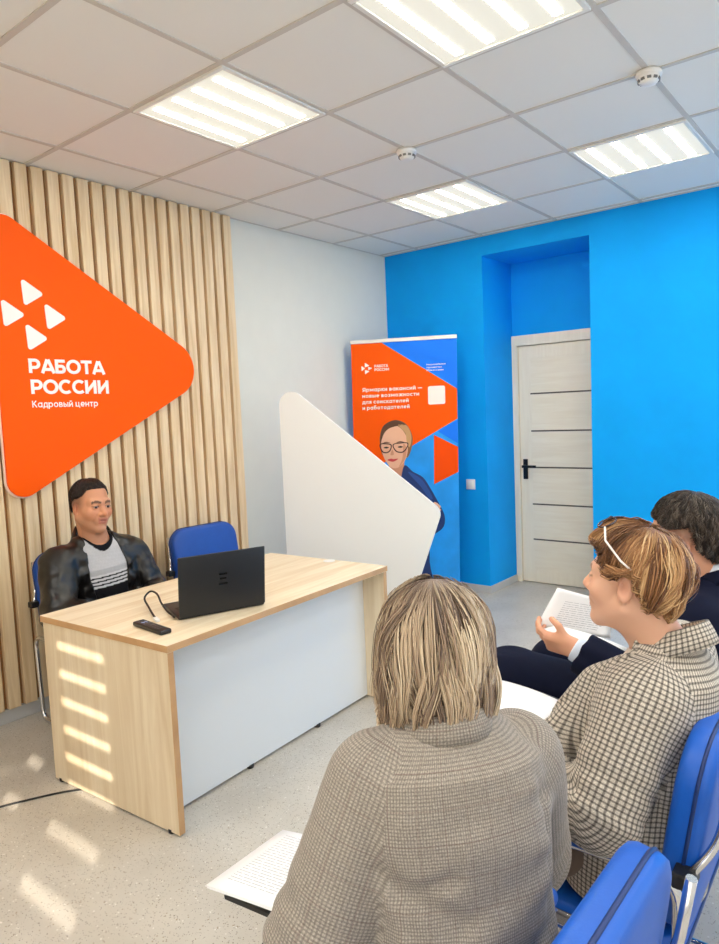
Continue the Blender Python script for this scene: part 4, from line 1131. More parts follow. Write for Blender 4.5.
# ---------------------------------------------------------------- the four people
def az(deg):
    """unit direction, degrees counter-clockwise (seen from above) from +Y"""
    a = math.radians(deg); return V3(-math.sin(a), math.cos(a), 0)
def headframe(azd, pitch=0, roll=0):
    R = frame2(az(azd)); M = np.array(Matrix.Rotation(math.radians(pitch), 3, 'X') @ Matrix.Rotation(math.radians(roll), 3, 'Y')); return R @ M
def garment(g, root, origin, name, mat, infl, h, hem=-.12, opening=None, wr=None, extra=None, noise=.003, nsc=22, sleeve=True, uv=True, nhole=.060, lapel=None, mat2=None, sleeves_to=1.0, hole_drop=.0):
    fb, Tc, up, Lt = figure_field(g, infl)
    g2 = Fig(**g.__dict__)
    def f(P):
        Q = loc(P, g.pel, Tc); z = Q[:, 2] / Lt
        d = loft(Q, np.array([hem, .0, .16, .42, .68, .86, .97]) * Lt, [0] * 7, np.array([0, -.005, 0, 0, -.005, -.02, -.02]), np.array(g.tw) + infl, np.array(g.td) + infl, 2.3, .012)
        d = smin(d, cone(P, g.neck - up * .045, g.Ls, .050 + infl, g.sr + infl), .05)
        d = smin(d, cone(P, g.neck - up * .045, g.Rs, .050 + infl, g.sr + infl), .05)
        if extra: d = extra(P, Q, d)
        if sleeve:
            for s_, e_, w_ in ((g.Ls, g.Le, g.Lw), (g.Rs, g.Re, g.Rw)):
                we = e_ + (w_ - e_) * sleeves_to
                sl = smin(cone(P, s_, e_, g.ar[0] + infl, g.ar[1] + infl), cone(P, e_, we, g.ar[1] + infl, g.ar[2] + infl * 1.1), .02)
                a = unit(w_ - e_); sl = smax(sl, (P - we) @ a - .004, .006)
                # elbow creases
                t = (P - e_) @ unit(s_ - e_)
                sl = sl + .0022 * np.sin(t * 120 + 2 * noise3(P, 14, 3)) * np.exp(-(t / .10) ** 2)
                d = smin(d, sl, getattr(g, 'sk', .028))
        if wr: d = d - getattr(g, 'fk', 1.0) * folds(P, wr)
        if lapel is not None: d = d - lapel(Q)
        d = d - noise * noise3(P, nsc, 1.3) - noise * .5 * noise3(P, nsc * 2.3, 4.1)
        d = smax(d, -cone(P, g.neck + g.Hd @ V3(0, .0, -.01) - up * hole_drop, g.neck + up * .3, nhole, nhole + .03), .008)
        if opening is not None: d = smax(d, opening(Q), .004)
        return d
    v, q = sdf_mesh(f, g.lo, g.hi, h)
    u = None
    if uv: u, L = jacket_uv(v, q, g, Tc); u = u.reshape(-1, 2)
    return np_mesh(name, v, q, mat, root, origin, uv=u), Tc, Lt
def collar_ring(g, root, origin, name, mat, r0, zoff, hgt, thick, span=(60, 300), tilt=-.35, cy=-.012, uvs=True, drop=.0, flare=.012):
    """stand-up band around the neck; degrees from the front"""
    R = frame2(g.chest_dir, unit(g.neck - g.pel)); vs = []; fs = []; uv = []
    n = 40; prof = [(-.5, 0), (-.5, .5), (-.3, 1), (.3, 1), (.5, .5), (.5, 0)]
    for i in range(n + 1):
        a = math.radians(span[0] + (span[1] - span[0]) * i / n); dirv = V3(math.sin(a), math.cos(a), 0)
        fr = max(0, math.cos(a))
        for (x, y) in prof:
            r = r0 + x * thick + flare * (1 - y) + (.020 * fr)
            z = zoff + hgt * (y - .5) + tilt * (dirv[1] * r) - drop * fr
            vs.append(g.neck + R @ (dirv * r + V3(0, cy, z))); uv.append((math.radians(span[1] * i / n) * r0, y * hgt))
    k = len(prof)
    for i in range(n):
        for j in range(k): fs.append((i * k + j, i * k + (j + 1) % k, (i + 1) * k + (j + 1) % k, (i + 1) * k + j))
    fs = np.array(fs); u = np.array(uv)[fs].reshape(-1, 2)
    return np_mesh(name, vs, fs, mat, root, origin, uv=u)
def person(name_label, g, base):
    root = empty('person', base); tag(root, name_label, 'person'); return root
def bbox(g, pad=.13):
    P = np.array([g.pel, g.neck, g.head, g.Ls, g.Rs, g.Le, g.Re, g.Lw, g.Rw, g.Lk, g.Rk, g.La, g.Ra, g.Lw + unit(g.Lhd) * .17, g.Rw + unit(g.Rhd) * .17])
    g.lo = P.min(0) - pad - V3(.03, .03, 0); g.hi = P.max(0) + pad + V3(.03, .03, .05); g.lo[2] = -.02
def upper(g):
    g3 = Fig(**g.__dict__); P = np.array([g.pel, g.neck, g.Ls, g.Rs, g.Le, g.Re, g.Lw, g.Rw]); g3.lo = P.min(0) - .17; g3.hi = P.max(0) + .17; return g3
def trousers(g, root, origin, mat, h=.007, infl=.008):
    fl = legs_field(g, infl)
    def f(P):
        d = fl(P); d = smax(d, P[:, 2] - (g.pel[2] + .17), .01)
        for a_ in (g.La, g.Ra): pass
        d = smax(d, .075 - P[:, 2], .006)
        return d - .003 * noise3(P, 18, 2.2)
    P = np.array([g.pel, g.Lk, g.Rk, g.La, g.Ra]); v, q = sdf_mesh(f, P.min(0) - .2, P.max(0) + .2, h)
    return np_mesh('trousers', v, q, mat, root, origin)
def shoes(g, root, origin, mat):
    f0 = feet_field(g, .004); ff = lambda P: smax(f0(P), P[:, 2] - .10, .006)
    P = np.array([g.La, g.Ra]); v, q = sdf_mesh(ff, P.min(0) - V3(.25, .25, .12), P.max(0) + V3(.25, .25, .12), .006)
    # each shoe a part of its own
    fc = v[q].mean(1); dl = np.linalg.norm(fc[:, :2] - g.La[:2], axis=1) < np.linalg.norm(fc[:, :2] - g.Ra[:2], axis=1)
    for m in (dl, ~dl):
        qq = q[m]; used = np.unique(qq); mp = np.zeros(len(v), int); mp[used] = np.arange(len(used))
        np_mesh('shoe', v[used], mp[qq], mat, root, origin)
COMMON = dict(fade=None, stub=None, browk=1.0, mouth=0.0, jaw=1.0, nose=1.0, mirror=1, hds=.93, look=(0, 0), Lcurl=(.4, .45, .5, .55), Rcurl=(.4, .45, .5, .55), Lth=.5, Rth=.5, iris=LC(70, 46, 30))

M_tweed = check_cloth('grey_tweed', rgb(166, 157, 146), rgb(72, 66, 62), rgb(104, 72, 70), .0050, .45, .048, .62)
M_check = check_cloth('beige_checked_wool', rgb(205, 196, 182), rgb(44, 38, 38), rgb(150, 100, 70), .0098, .36, None, .98)
M_blacktr = plain('black_trouser_cloth', rgb(24, 24, 28), .8)
M_brown = plain('taupe_trouser_cloth', rgb(120, 104, 92), .85)
M_navy = plain('navy_suit_cloth', rgb(15, 20, 42), .85, noise=.06, nscale=40, bump=.08, bscale=600, spec=.15)
M_shirt = plain('pale_blue_shirt', rgb(214, 224, 240), .7)
M_leather = plain('black_leather', rgb(17, 15, 15), .36, noise=.15, nscale=40, bump=.5, bscale=60, spec=.5)
M_shoe = plain('black_shoe_leather', rgb(18, 17, 17), .35)
M_cream = plain('cream_blouse', rgb(226, 216, 204), .7)

# ---- woman in grey tweed, seen from behind
g = Fig(**{**COMMON, **dict(fem=True, pel=V3(3.10, -4.035, .545), neck=V3(3.032, -3.985, .995), head=V3(3.008, -3.960, 1.088), Hd=headframe(46, -6), hs=.95,
    chest_dir=az(54), hip_dir=az(92), Ls=V3(2.975, -4.080, .905), Rs=V3(3.110, -3.875, .893), Le=V3(2.922, -4.172, .672), Re=V3(3.055, -3.745, .65),
    Lw=V3(2.84, -4.03, .640), Rw=V3(2.86, -3.86, .640), Lhd=V3(-.9, .35, -.1), Rhd=V3(-.95, -.25, -.1), Lpalm=V3(0, 0, -1), Rpalm=V3(0, 0, -1),
    Lh=V3(3.06, -4.125, .525), Rh=V3(3.06, -3.945, .525), Lk=V3(2.74, -4.07, .46), Rk=V3(2.74, -3.95, .46), La=V3(2.70, -4.13, .09), Ra=V3(2.70, -3.94, .09), foot_dir=V3(-1, 0, 0),
    tw=[.170, .180, .168, .152, .158, .135, .06], td=[.120, .125, .118, .108, .112, .092, .055], sr=.050, ar=(.054, .048, .034), lr=(.085, .062, .042), hipw=.13, nr=.050,
    skin=LC(226, 176, 150), lips=LC(186, 100, 96), brow=LC(110, 86, 66))})
bbox(g); o0 = V3(3.10, -4.03, 0); root = person('blonde woman in a grey tweed jacket seen from behind, papers on her lap', g, o0)
body_mesh(g, root, o0, .005); eyes(g, root, o0)
gu = upper(g); gu.ar = (.068, .072, .050); gu.tw = [.165, .165, .140, .135, .150, .133, .06]; gu.sk = .010; gu.fk = 1.8; up_ = unit(g.neck - g.pel); rt = np.cross(az(54), up_)
bk = lambda x, y, z: g.pel + rt * x + np.cross(up_, rt) * y + up_ * z      # point in the torso frame
wr = [(bk(-.15, -.08, .27), bk(-.04, -.13, .20), .016, -.006), (bk(-.155, -.09, .22), bk(-.10, -.13, .10), .018, .006), (bk(-.02, -.13, .17), bk(.12, -.10, .22), .022, .007), (bk(-.06, -.13, .12), bk(.10, -.12, .14), .016, -.006),
      (bk(-.10, -.10, .345), bk(.10, -.11, .36), .014, .004), (bk(-.03, -.11, .335), bk(.14, -.08, .335), .016, -.005), (bk(.13, -.09, .33), bk(.12, -.10, .12), .010, -.005), (bk(-.09, -.13, .07), bk(.12, -.12, .05), .02, .006), (bk(-.02, -.12, .30), bk(.12, -.11, .27), .02, .005), (bk(-.12, -.10, .24), bk(-.05, -.13, .26), .012, -.007), (bk(.02, -.13, .10), bk(.14, -.09, .16), .014, -.006)]
garment(gu, root, o0, 'jacket', M_tweed, .016, .005, -.14, None, wr, None, .0025, 20)
collar_ring(g, root, o0, 'jacket_collar', M_tweed, .064, .000, .044, .011, (40, 320), -.25, -.022)
trousers(g, root, o0, M_blacktr); shoes(g, root, o0, M_shoe)
sh = make_shell(.101, .112, .116, .138, .02, -.100, .05, .10, .20, .06, -.016, .82, back=8)
pal = [LC(232, 214, 186), LC(208, 186, 156), LC(182, 158, 132), LC(150, 126, 106), LC(98, 80, 68)]
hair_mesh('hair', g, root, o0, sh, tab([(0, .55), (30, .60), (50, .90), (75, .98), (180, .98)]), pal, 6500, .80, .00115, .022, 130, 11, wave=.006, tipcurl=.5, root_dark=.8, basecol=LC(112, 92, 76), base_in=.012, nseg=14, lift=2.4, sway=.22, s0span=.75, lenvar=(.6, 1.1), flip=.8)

# ---- woman in the checked jacket, profile to the left
g = Fig(**{**COMMON, **dict(fem=True, pel=V3(3.165, -3.375, .545), neck=V3(3.205, -3.335, .965), head=V3(3.157, -3.395, 1.108), Hd=headframe(91, 2), hs=.925,
    chest_dir=az(86), hip_dir=az(90), Ls=V3(3.205, -3.475, .872), Rs=V3(3.20, -3.185, .880), Le=V3(3.155, -3.590, .680), Re=V3(3.16, -3.18, .655),
    Lw=V3(3.00, -3.535, .640), Rw=V3(3.00, -3.27, .650), Lhd=V3(-.85, .45, -.1), Rhd=V3(-.9, -.2, -.1), Lpalm=V3(.2, .3, -1), Rpalm=V3(0, 0, -1),
    Lh=V3(3.12, -3.465, .525), Rh=V3(3.12, -3.285, .525), Lk=V3(2.73, -3.47, .53), Rk=V3(2.73, -3.27, .53), La=V3(2.78, -3.46, .09), Ra=V3(2.78, -3.28, .09), foot_dir=V3(-1, 0, 0),
    tw=[.165, .175, .165, .150, .152, .128, .06], td=[.125, .130, .128, .125, .125, .098, .055], sr=.050, ar=(.056, .050, .036), lr=(.085, .062, .042), hipw=.13, nr=.052,
    skin=LC(232, 182, 154), lips=LC(196, 104, 96), brow=LC(120, 84, 58), mouth=.006, jaw=1.06, look=(0, .0))})
bbox(g); o0 = V3(3.16, -3.38, 0); root = person('woman with short copper hair in a beige checked jacket, glasses pushed up on her head', g, o0)
body_mesh(g, root, o0, .0042); eyes(g, root, o0)
gu = upper(g); gu.ar = (.066, .062, .044); up_ = unit(g.neck - g.pel); rt = np.cross(az(86), up_); bk = lambda x, y, z: g.pel + rt * x + np.cross(up_, rt) * y + up_ * z
wr = [(g.Ls + V3(.03, -.04, -.03), g.Le + V3(.05, -.02, .02), .02, .004), (g.Ls + V3(-.05, -.03, -.02), g.Le + V3(-.04, -.03, .05), .02, -.005), (bk(-.15, .03, .30), bk(-.13, .10, .05), .016, -.008), (bk(-.165, -.05, .27), bk(-.15, -.10, .06), .014, -.009),
      (bk(-.15, -.09, .15), bk(-.05, -.14, .22), .018, .005), (bk(-.16, 0, .02), bk(-.10, .1, .02), .02, .005)]
lap = lambda Q: .009 * np.clip(((.135 - np.abs(Q[:, 0] - .0)) / .006), 0, 1) * (Q[:, 1] > .02) * np.clip((Q[:, 2] - .10 - np.maximum(0, np.abs(Q[:, 0]) - .055) * 2.2) / .01, 0, 1)
opn = lambda Q: np.minimum(.018 + .10 * np.clip((Q[:, 2] - .12) / .30, 0, 1) - np.abs(Q[:, 0]), Q[:, 1] - .03) * .8
fpan = lambda P, Q, d: smin(smin(d, cone(P, V3(3.10, -3.425, .855), V3(2.995, -3.475, .715), .045, .05), .04), cone(P, V3(2.995, -3.475, .715), V3(3.0, -3.47, .64), .05, .04), .03)
garment(gu, root, o0, 'jacket', M_check, .018, .005, -.30, opn, wr, fpan, .0025, 18, lapel=lap)
gu2 = upper(g); garment(gu2, root, o0, 'blouse', M_cream, -.002, .007, -.10, None, None, None, .001, 18, uv=False, nhole=.064, sleeve=False)
collar_ring(g, root, o0, 'jacket_collar', M_check, .070, .000, .054, .012, (28, 332), -.42, -.018, drop=.045, flare=.022)
trousers(g, root, o0, M_brown); shoes(g, root, o0, M_shoe)
sh = make_shell(.096, .122, .114, .137, .040, -.076, .02, .0, .34, .30, -.018, .78, back=16)
pal = [LC(234, 196, 146), LC(212, 168, 118), LC(188, 140, 94), LC(156, 108, 68), LC(104, 68, 44)]
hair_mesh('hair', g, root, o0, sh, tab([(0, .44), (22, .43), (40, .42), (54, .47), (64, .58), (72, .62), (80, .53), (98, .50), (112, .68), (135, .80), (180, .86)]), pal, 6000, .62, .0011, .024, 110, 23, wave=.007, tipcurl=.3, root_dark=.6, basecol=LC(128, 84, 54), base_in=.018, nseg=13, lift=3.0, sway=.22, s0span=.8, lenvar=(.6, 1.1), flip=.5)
# glasses pushed up into the hair
M_spec = plain('dark_glasses_frame', rgb(52, 36, 36), .25); M_temple = plain('white_glasses_temple', rgb(238, 232, 228), .3)
hp = lambda x, y, z: Vector(tuple(g.head + g.Hd @ (V3(x, y, z) * g.hs) - o0))
gl = empty('glasses', o0); tag(gl, 'dark-rimmed glasses pushed up on the copper-haired woman\'s head', 'glasses')
for s in (-1, 1):
    bm = bm_new(); pts = []
    for k in range(20):
        a = 2 * PI * k / 20; x = s * (.034 + .026 * math.cos(a)); u = .020 * math.sin(a)
        pts.append(hp(x, .050 - .95 * u, .146 + .22 * u - abs(x) * .24))
    add_tube(bm, pts, .0022, 8, closed=True); obj('rim', bm, M_spec, gl)
    bm = bm_new(); add_tube(bm, [hp(s * .060, .046, .132), hp(s * .086, .036, .106), hp(s * .102, -.005, .066), hp(s * .100, -.03, .046)], .0024, 8); obj('temple', bm, M_temple, gl)
bm = bm_new(); add_tube(bm, [hp(-.009, .052, .145), hp(0, .053, .147), hp(.009, .052, .145)], .0022, 8); obj('bridge', bm, M_spec, gl)

# ---- man in the navy suit at the right edge
g = Fig(**{**COMMON, **dict(fem=False, pel=V3(3.16, -2.735, .55), neck=V3(3.165, -2.715, .975), head=V3(3.110, -2.760, 1.085), Hd=headframe(94, -4), hs=1.05,
    chest_dir=az(80), hip_dir=az(92), Ls=V3(3.165, -2.885, .868), Rs=V3(3.19, -2.53, .875), Le=V3(3.115, -3.015, .675), Re=V3(3.05, -2.47, .67),
    Lw=V3(2.882, -3.035, .795), Rw=V3(2.93, -2.72, .83), Lhd=V3(-.95, -.02, .12), Rhd=V3(-.35, -.93, .05), Lpalm=V3(0, .8, .6), Rpalm=V3(-.3, 0, .9),
    Lh=V3(3.12, -2.83, .53), Rh=V3(3.12, -2.64, .53), Lk=V3(2.62, -2.935, .63), Rk=V3(2.68, -2.70, .60), La=V3(2.62, -2.93, .09), Ra=V3(2.66, -2.63, .09), foot_dir=V3(-1, 0, 0),
    tw=[.165, .172, .165, .160, .178, .150, .065], td=[.120, .122, .122, .122, .125, .100, .058], sr=.056, ar=(.060, .050, .034), lr=(.100, .084, .055), hipw=.13, nr=.056,
    fade=LC(66, 56, 50), skin=LC(222, 164, 134), lips=LC(170, 96, 86), brow=LC(56, 46, 40), Lcurl=(.55, .6, .65, .7), Rcurl=(.25, .3, .4, .45), Lth=.9, Rth=.8, hds=1.0)})
bbox(g); o0 = V3(3.15, -2.74, 0); root = person('man in a navy suit with short greying dark hair, holding white sheets', g, o0)
body_mesh(g, root, o0, .0042); eyes(g, root, o0)
gu = upper(g); gu.ar = (.068, .060, .045); garment(gu, root, o0, 'jacket', M_navy, .016, .006, -.22, lambda Q: np.minimum(.02 + .12 * np.clip((Q[:, 2] - .12) / .30, 0, 1) - np.abs(Q[:, 0]), Q[:, 1] - .03) * .8, None, None, .0025, 18, uv=False, sleeves_to=.93)
garment(upper(g), root, o0, 'shirt', M_shirt, .0, .007, -.10, None, None, None, .001, 18, uv=False, sleeve=False)
for e_, w_ in ((g.Le, g.Lw), (g.Re, g.Rw)):
    a = unit(w_ - e_); fcuf = lambda P: smax(smax(cone(P, w_ - a * .05, w_ + a * .03, .037, .037), (P - w_) @ a - .006, .002), -((P - w_) @ a) - .05, .002)
    v, q = sdf_mesh(fcuf, w_ - .1, w_ + .1, .004); np_mesh('shirt_cuff', v, q, M_shirt, root, o0)
collar_ring(g, root, o0, 'shirt_collar', M_shirt, .066, .014, .040, .008, (25, 335), -.40, -.012, drop=.02)
collar_ring(g, root, o0, 'jacket_collar', M_navy, .076, -.006, .044, .012, (35, 325), -.42, -.014, drop=.03, flare=.018)
trousers(g, root, o0, M_navy, .006, .010); shoes(g, root, o0, M_shoe)
sh = make_shell(.084, .105, .110, .137, .040, -.085, .0, .0, .30, .12, -.014, .92, back=12)
pal = [LC(116, 104, 92), LC(78, 66, 57), LC(58, 47, 40), LC(46, 38, 34), LC(36, 30, 27)]
hair_mesh('hair', g, root, o0, sh, tab([(0, .45), (40, .47), (60, .53), (76, .50), (98, .46), (112, .70), (140, .82), (180, .88)]), pal, 9000, .09, .0007, .006, 1500, 31, wave=.0006, root_dark=.1, basecol=LC(46, 38, 34), base_in=.004, nseg=6, lift=.8, sway=.10)

# ---- man in the black leather jacket behind the desk
g = Fig(**{**COMMON, **dict(fem=False, pel=V3(.40, -3.04, .53), neck=V3(.435, -3.085, .945), head=V3(.452, -3.100, 1.096), Hd=headframe(-86, -4, -3), hs=1.03,
    chest_dir=az(-100), hip_dir=az(-90), Ls=V3(.455, -2.905, .835), Rs=V3(.435, -3.275, .838), Le=V3(.53, -2.845, .625), Re=V3(.55, -3.350, .630),
    Lw=V3(.74, -2.92, .615), Rw=V3(.745, -3.25, .610), Lhd=V3(.8, -.5, -.2), Rhd=V3(.8, .5, -.2), Lpalm=V3(0, 0, -1), Rpalm=V3(0, 0, -1),
    Lh=V3(.44, -2.95, .515), Rh=V3(.44, -3.13, .515), Lk=V3(.86, -2.92, .50), Rk=V3(.86, -3.16, .50), La=V3(.84, -2.92, .09), Ra=V3(.84, -3.16, .09), foot_dir=V3(1, 0, 0),
    tw=[.165, .172, .170, .170, .182, .150, .065], td=[.125, .130, .135, .132, .128, .100, .058], sr=.056, ar=(.060, .052, .036), lr=(.085, .064, .045), hipw=.13, nr=.060,
    fade=LC(58, 44, 38), browk=1.35, skin=LC(206, 146, 112), lips=LC(184, 116, 98), brow=LC(62, 44, 36), stub=LC(168, 124, 100), jaw=1.10, nose=1.12, mouth=.002, look=(.15, -.05))})
bbox(g); o0 = V3(.42, -3.05, 0); root = person('man in a black leather jacket and striped grey jumper seated behind the desk', g, o0)
body_mesh(g, root, o0, .0042); eyes(g, root, o0)
gu = upper(g); gu.ar = (.068, .064, .050); gu.tw = [.18, .185, .182, .178, .182, .148, .062]
up_ = unit(g.neck - g.pel); rt = np.cross(az(-100), up_); bk = lambda x, y, z: g.pel + rt * x + np.cross(up_, rt) * y + up_ * z
wr = [(bk(.12, .13, .30), bk(.13, .14, .05), .014, .008), (bk(.16, .10, .28), bk(.15, .12, .08), .012, -.009), (bk(-.12, .13, .30), bk(-.14, .14, .05), .014, .008), (bk(-.16, .10, .28), bk(-.155, .12, .08), .012, -.009),
      (bk(.09, .12, .36), bk(.17, .08, .30), .012, .006), (bk(-.09, .12, .36), bk(-.17, .08, .30), .012, .006)]
opn = lambda Q: np.minimum(.062 + .030 * np.clip((Q[:, 2] - .05) / .2, 0, 1) - .02 * np.clip((Q[:, 2] - .30) / .1, 0, 1) - np.abs(Q[:, 0] + .005), Q[:, 1] - .02) * .8
garment(gu, root, o0, 'leather_jacket', M_leather, .017, .0055, -.12, opn, wr, None, .0075, 30, uv=False, nhole=.066)
for side in (1, -1):      # turned-down collar points
    pass
collar_ring(g, root, o0, 'jacket_collar', M_leather, .080, -.004, .058, .012, (42, 318), -.48, -.016, drop=.05, flare=.022)
# jumper with its colour bands
fb, Tc, up_, Lt = figure_field(g, .008)
def fj(P):
    d = fb(P); d = smax(d, -cone(P, g.neck + V3(.02, 0, -.01), g.neck + up_ * .3, .060, .09), .006)
    Q = loc(P, g.pel, Tc); return smax(smax(d, -Q[:, 1] - .02, .01), np.abs(Q[:, 0]) - .135, .01)
gu = upper(g); v, q = sdf_mesh(fj, gu.lo, gu.hi, .0032)
z = loc(v, g.pel, Tc)[:, 2] + .0; c = np.tile(LC(178, 178, 182), (len(v), 1))
kn = noise3(v, 400, 1)[:, None]; c = c * (1 + .06 * kn)
BLK = LC(22, 22, 26); WHT = LC(206, 206, 208)
m = z < .255; c[m] = BLK
for k in range(4):
    m = (z > .195 + k * .0175) & (z < .2055 + k * .0175); c[m] = WHT
rr = np.linalg.norm(np.cross(v - (g.neck + V3(.02, 0, 0)), up_), axis=1); c[(rr < .074) & (z > .30)] = BLK
dd = loc(v, g.pel, Tc); chk = (np.sin(dd[:, 0] * 420) * np.sin(dd[:, 2] * 420) > 0) & (dd[:, 2] < .13); c[chk] = LC(120, 120, 124)
np_mesh('jumper', v, q, vcol_mat('knit', .9, 0, .15, .3, 700), root, o0, col=c)
trousers(g, root, o0, M_blacktr); shoes(g, root, o0, M_shoe)
sh = make_shell(.0805, .095, .108, .1325, .040, -.085, .0, .0, .30, .10, -.014, .85, back=8)
pal = [LC(66, 48, 38), LC(48, 35, 29), LC(38, 28, 24), LC(30, 22, 20)]
hair_mesh('hair', g, root, o0, sh, tab([(0, .345), (30, .35), (45, .37), (58, .45), (75, .49), (95, .50), (110, .58), (140, .76), (180, .82)]), pal, 6000, .08, .0008, .006, 400, 41, wave=.001, root_dark=.1, basecol=LC(38, 28, 24), base_in=.003, nseg=5, lift=.5, sway=.06)

# ---------------------------------------------------------------- papers
M_paper = plain('white_paper', rgb(244, 245, 247), .7)
M_ink = plain('grey_print', rgb(168, 170, 176), .8)
def sheet_mesh(name, P00, P10, P11, P01, mat, sag=.0, n=10, thick=.0012, parent=None, origin=(0, 0, 0)):
    P00, P10, P11, P01 = (np.asarray(p, float) for p in (P00, P10, P11, P01)); o = np.asarray(origin, float)
    nr = unit(np.cross(P10 - P00, P01 - P00)); bm = bm_new(); lay = []
    for t in (0, 1):
        row = []
        for i in range(n + 1):
            for j in range(n + 1):
                u, w = i / n, j / n; p = (P00 * (1 - u) * (1 - w) + P10 * u * (1 - w) + P11 * u * w + P01 * (1 - u) * w)
                p = p + nr * (sag * math.sin(PI * u) * (.6 + .4 * w) + t * thick); row.append(bm.verts.new(tuple(p - o)))
        lay.append(row)
    k = n + 1
    for i in range(n):
        for j in range(n):
            a = i * k + j
            for L_ in lay: f_ = bm.faces.new((L_[a], L_[a + k], L_[a + k + 1], L_[a + 1])); f_.smooth = True
    rim = [i * k for i in range(n)] + [n * k + j for j in range(n)] + [i * k + n for i in range(n, 0, -1)] + [j for j in range(n, 0, -1)]
    for i in range(len(rim)):
        a, b = rim[i], rim[(i + 1) % len(rim)]; bm.faces.new((lay[0][a], lay[0][b], lay[1][b], lay[1][a]))
    return obj(name, bm, mat, parent)
def ink_lines(parent, P00, P10, P01, rows, origin, lift=.002, lw=.0014, u0=.1, u1=.9, w0=.12, w1=.88, seed=1):
    """rows of greeked print, one mesh"""
    rg = random.Random(seed); P00, P10, P01 = (np.asarray(p, float) for p in (P00, P10, P01)); o = np.asarray(origin, float)
    ex = P10 - P00; ey = P01 - P00; nr = unit(np.cross(ex, ey)); bm = bm_new()
    for r in range(rows):
        w = w0 + (w1 - w0) * r / max(1, rows - 1); x = u0
        while x < u1 - .03:
            l = rg.uniform(.03, .11); x2 = min(u1, x + l)
            a = P00 + ex * x + ey * w + nr * lift - o; b = P00 + ex * x2 + ey * w + nr * lift - o; d = unit(ey) * lw
            bm.faces.new([bm.verts.new(tuple(p)) for p in (a, b, b + d, a + d)]); x = x2 + .012
    return obj('print_lines', bm, M_ink, parent)
# stack on the tweed woman's lap
ps = V3(2.75, -4.02, .60)
A, B_, C_, D_ = V3(2.588, -4.135, .600), V3(2.583, -3.925, .600), V3(2.885, -3.905, .632), V3(2.890, -4.118, .632)
st = empty('paper_stack', ps); tag(st, 'stack of white printed sheets on the tweed woman\'s lap', 'papers')
rgk = random.Random(5)
for k in range(7):
    dx, dy = rgk.uniform(-.006, .006), rgk.uniform(-.006, .006); z = k * .0016
    sheet_mesh('sheet', A + V3(dx, dy, z), D_ + V3(dx, dy, z), C_ + V3(dx, dy, z), B_ + V3(dx, dy, z), M_paper, .004, 6, .0012, st, ps)
t = V3(0, 0, 6 * .0016); ink_lines(st, A + t, D_ + t, B_ + t, 22, ps, .0062, u0=.10, u1=.9)
fo = empty('clipboard', ps); tag(fo, 'black clipboard under the paper stack on the tweed woman\'s lap', 'clipboard')
sheet_mesh('board', A + V3(.035, .012, -.012), D_ + V3(.03, .0, -.012), C_ + V3(.03, .0, -.012), B_ + V3(.035, .0, -.012), M_foot, 0, 2, .008, fo, ps)
# paper on the checked woman's lap
A2, B2, C2, D2 = V3(2.70, -3.175, .71), V3(2.895, -3.195, .70), V3(2.93, -3.44, .685), V3(2.72, -3.42, .695)
p2_ = V3(2.8, -3.3, .69); s2_ = empty('paper_sheet', p2_); tag(s2_, 'white sheets lying on the lap of the woman in the checked jacket', 'papers')
for k in range(2): sheet_mesh('sheet', D2 + V3(0, 0, k * .003), C2 + V3(0, 0, k * .003), B2 + V3(.004 * k, 0, k * .003), A2 + V3(0, .004 * k, k * .003), M_paper, .006, 8, .0012, s2_, p2_)
f2_ = empty('folder', p2_); tag(f2_, 'dark folder under the white sheets on the checked woman\'s lap', 'folder')
sheet_mesh('cover', D2 + V3(.0, -.01, -.012), C2 + V3(.01, -.01, -.012), B2 + V3(.03, .02, -.012), A2 + V3(.02, .02, -.012), plain('charcoal_folder', rgb(52, 54, 60), .55), .006, 4, .005, f2_, p2_)
# sheets in the suited man's hands
q0 = V3(2.83, -2.95, .84)
hs_ = empty('paper_sheets', q0); tag(hs_, 'white printed sheets held up by the man in the navy suit', 'papers')
sheet_mesh('sheet', V3(2.745, -3.005, .832), V3(2.925, -2.88, .790), V3(2.905, -2.80, .88), V3(2.792, -2.950, .945), M_paper, .008, 10, .0012, hs_, q0)
sheet_mesh('sheet', V3(2.762, -3.020, .828), V3(2.930, -3.03, .752), V3(2.99, -2.90, .775), V3(2.80, -2.985, .838), M_paper, .012, 10, .0012, hs_, q0)
ink_lines(hs_, V3(2.745, -3.005, .832), V3(2.925, -2.88, .790), V3(2.792, -2.950, .945), 12, q0, .009, .0012, .18, .8, .15, .7, 3)
# ---------------------------------------------------------------- window behind the camera, sun, sky, camera
sd = Vector((-.235, .21, -.1165)).normalized()        # the way the sunlight travels
slots = []
# stripes on the desk side panel and the floor, traced back along the sun to the rear wall
def back(p):
    t = (YB - p[1]) / sd.y; return (p[0] + sd.x * t, p[2] + sd.z * t)
xs0, zref = back((.880, -3.51, .605)); xs1, _ = back((1.215, -3.51, .605))
zs_ = [zref - .1185 * k for k in range(9)]
holes = []
for k, z in enumerate(zs_): holes.append((xs0, xs1, z - .017, z + .017))
xa, za = back((.70, -3.55, 0)); 
holes2 = []
for k in (5, 6): holes2.append((xs0 - .36, xs0 - .24, zs_[k] - .017, zs_[k] + .017))
WZ0, WZ1 = 0.65, 2.45; WX0, WX1 = 1.6, 5.2
bm = bm_new()
add_box(bm, (-.15, YB - .15, 0), (WX0, YB, H)); add_box(bm, (WX1, YB - .15, 0), (XR + .15, YB, H))
add_box(bm, (WX0, YB - .15, 0), (WX1, YB, WZ0)); add_box(bm, (WX0, YB - .15, WZ1), (WX1, YB, H))
struct('wall_back', bm, M_white_wall)
win = empty('window_1', ((WX0 + WX1) / 2, YB, 0)); win['kind'] = 'structure'
wx = (WX0 + WX1) / 2
bm = bm_new()
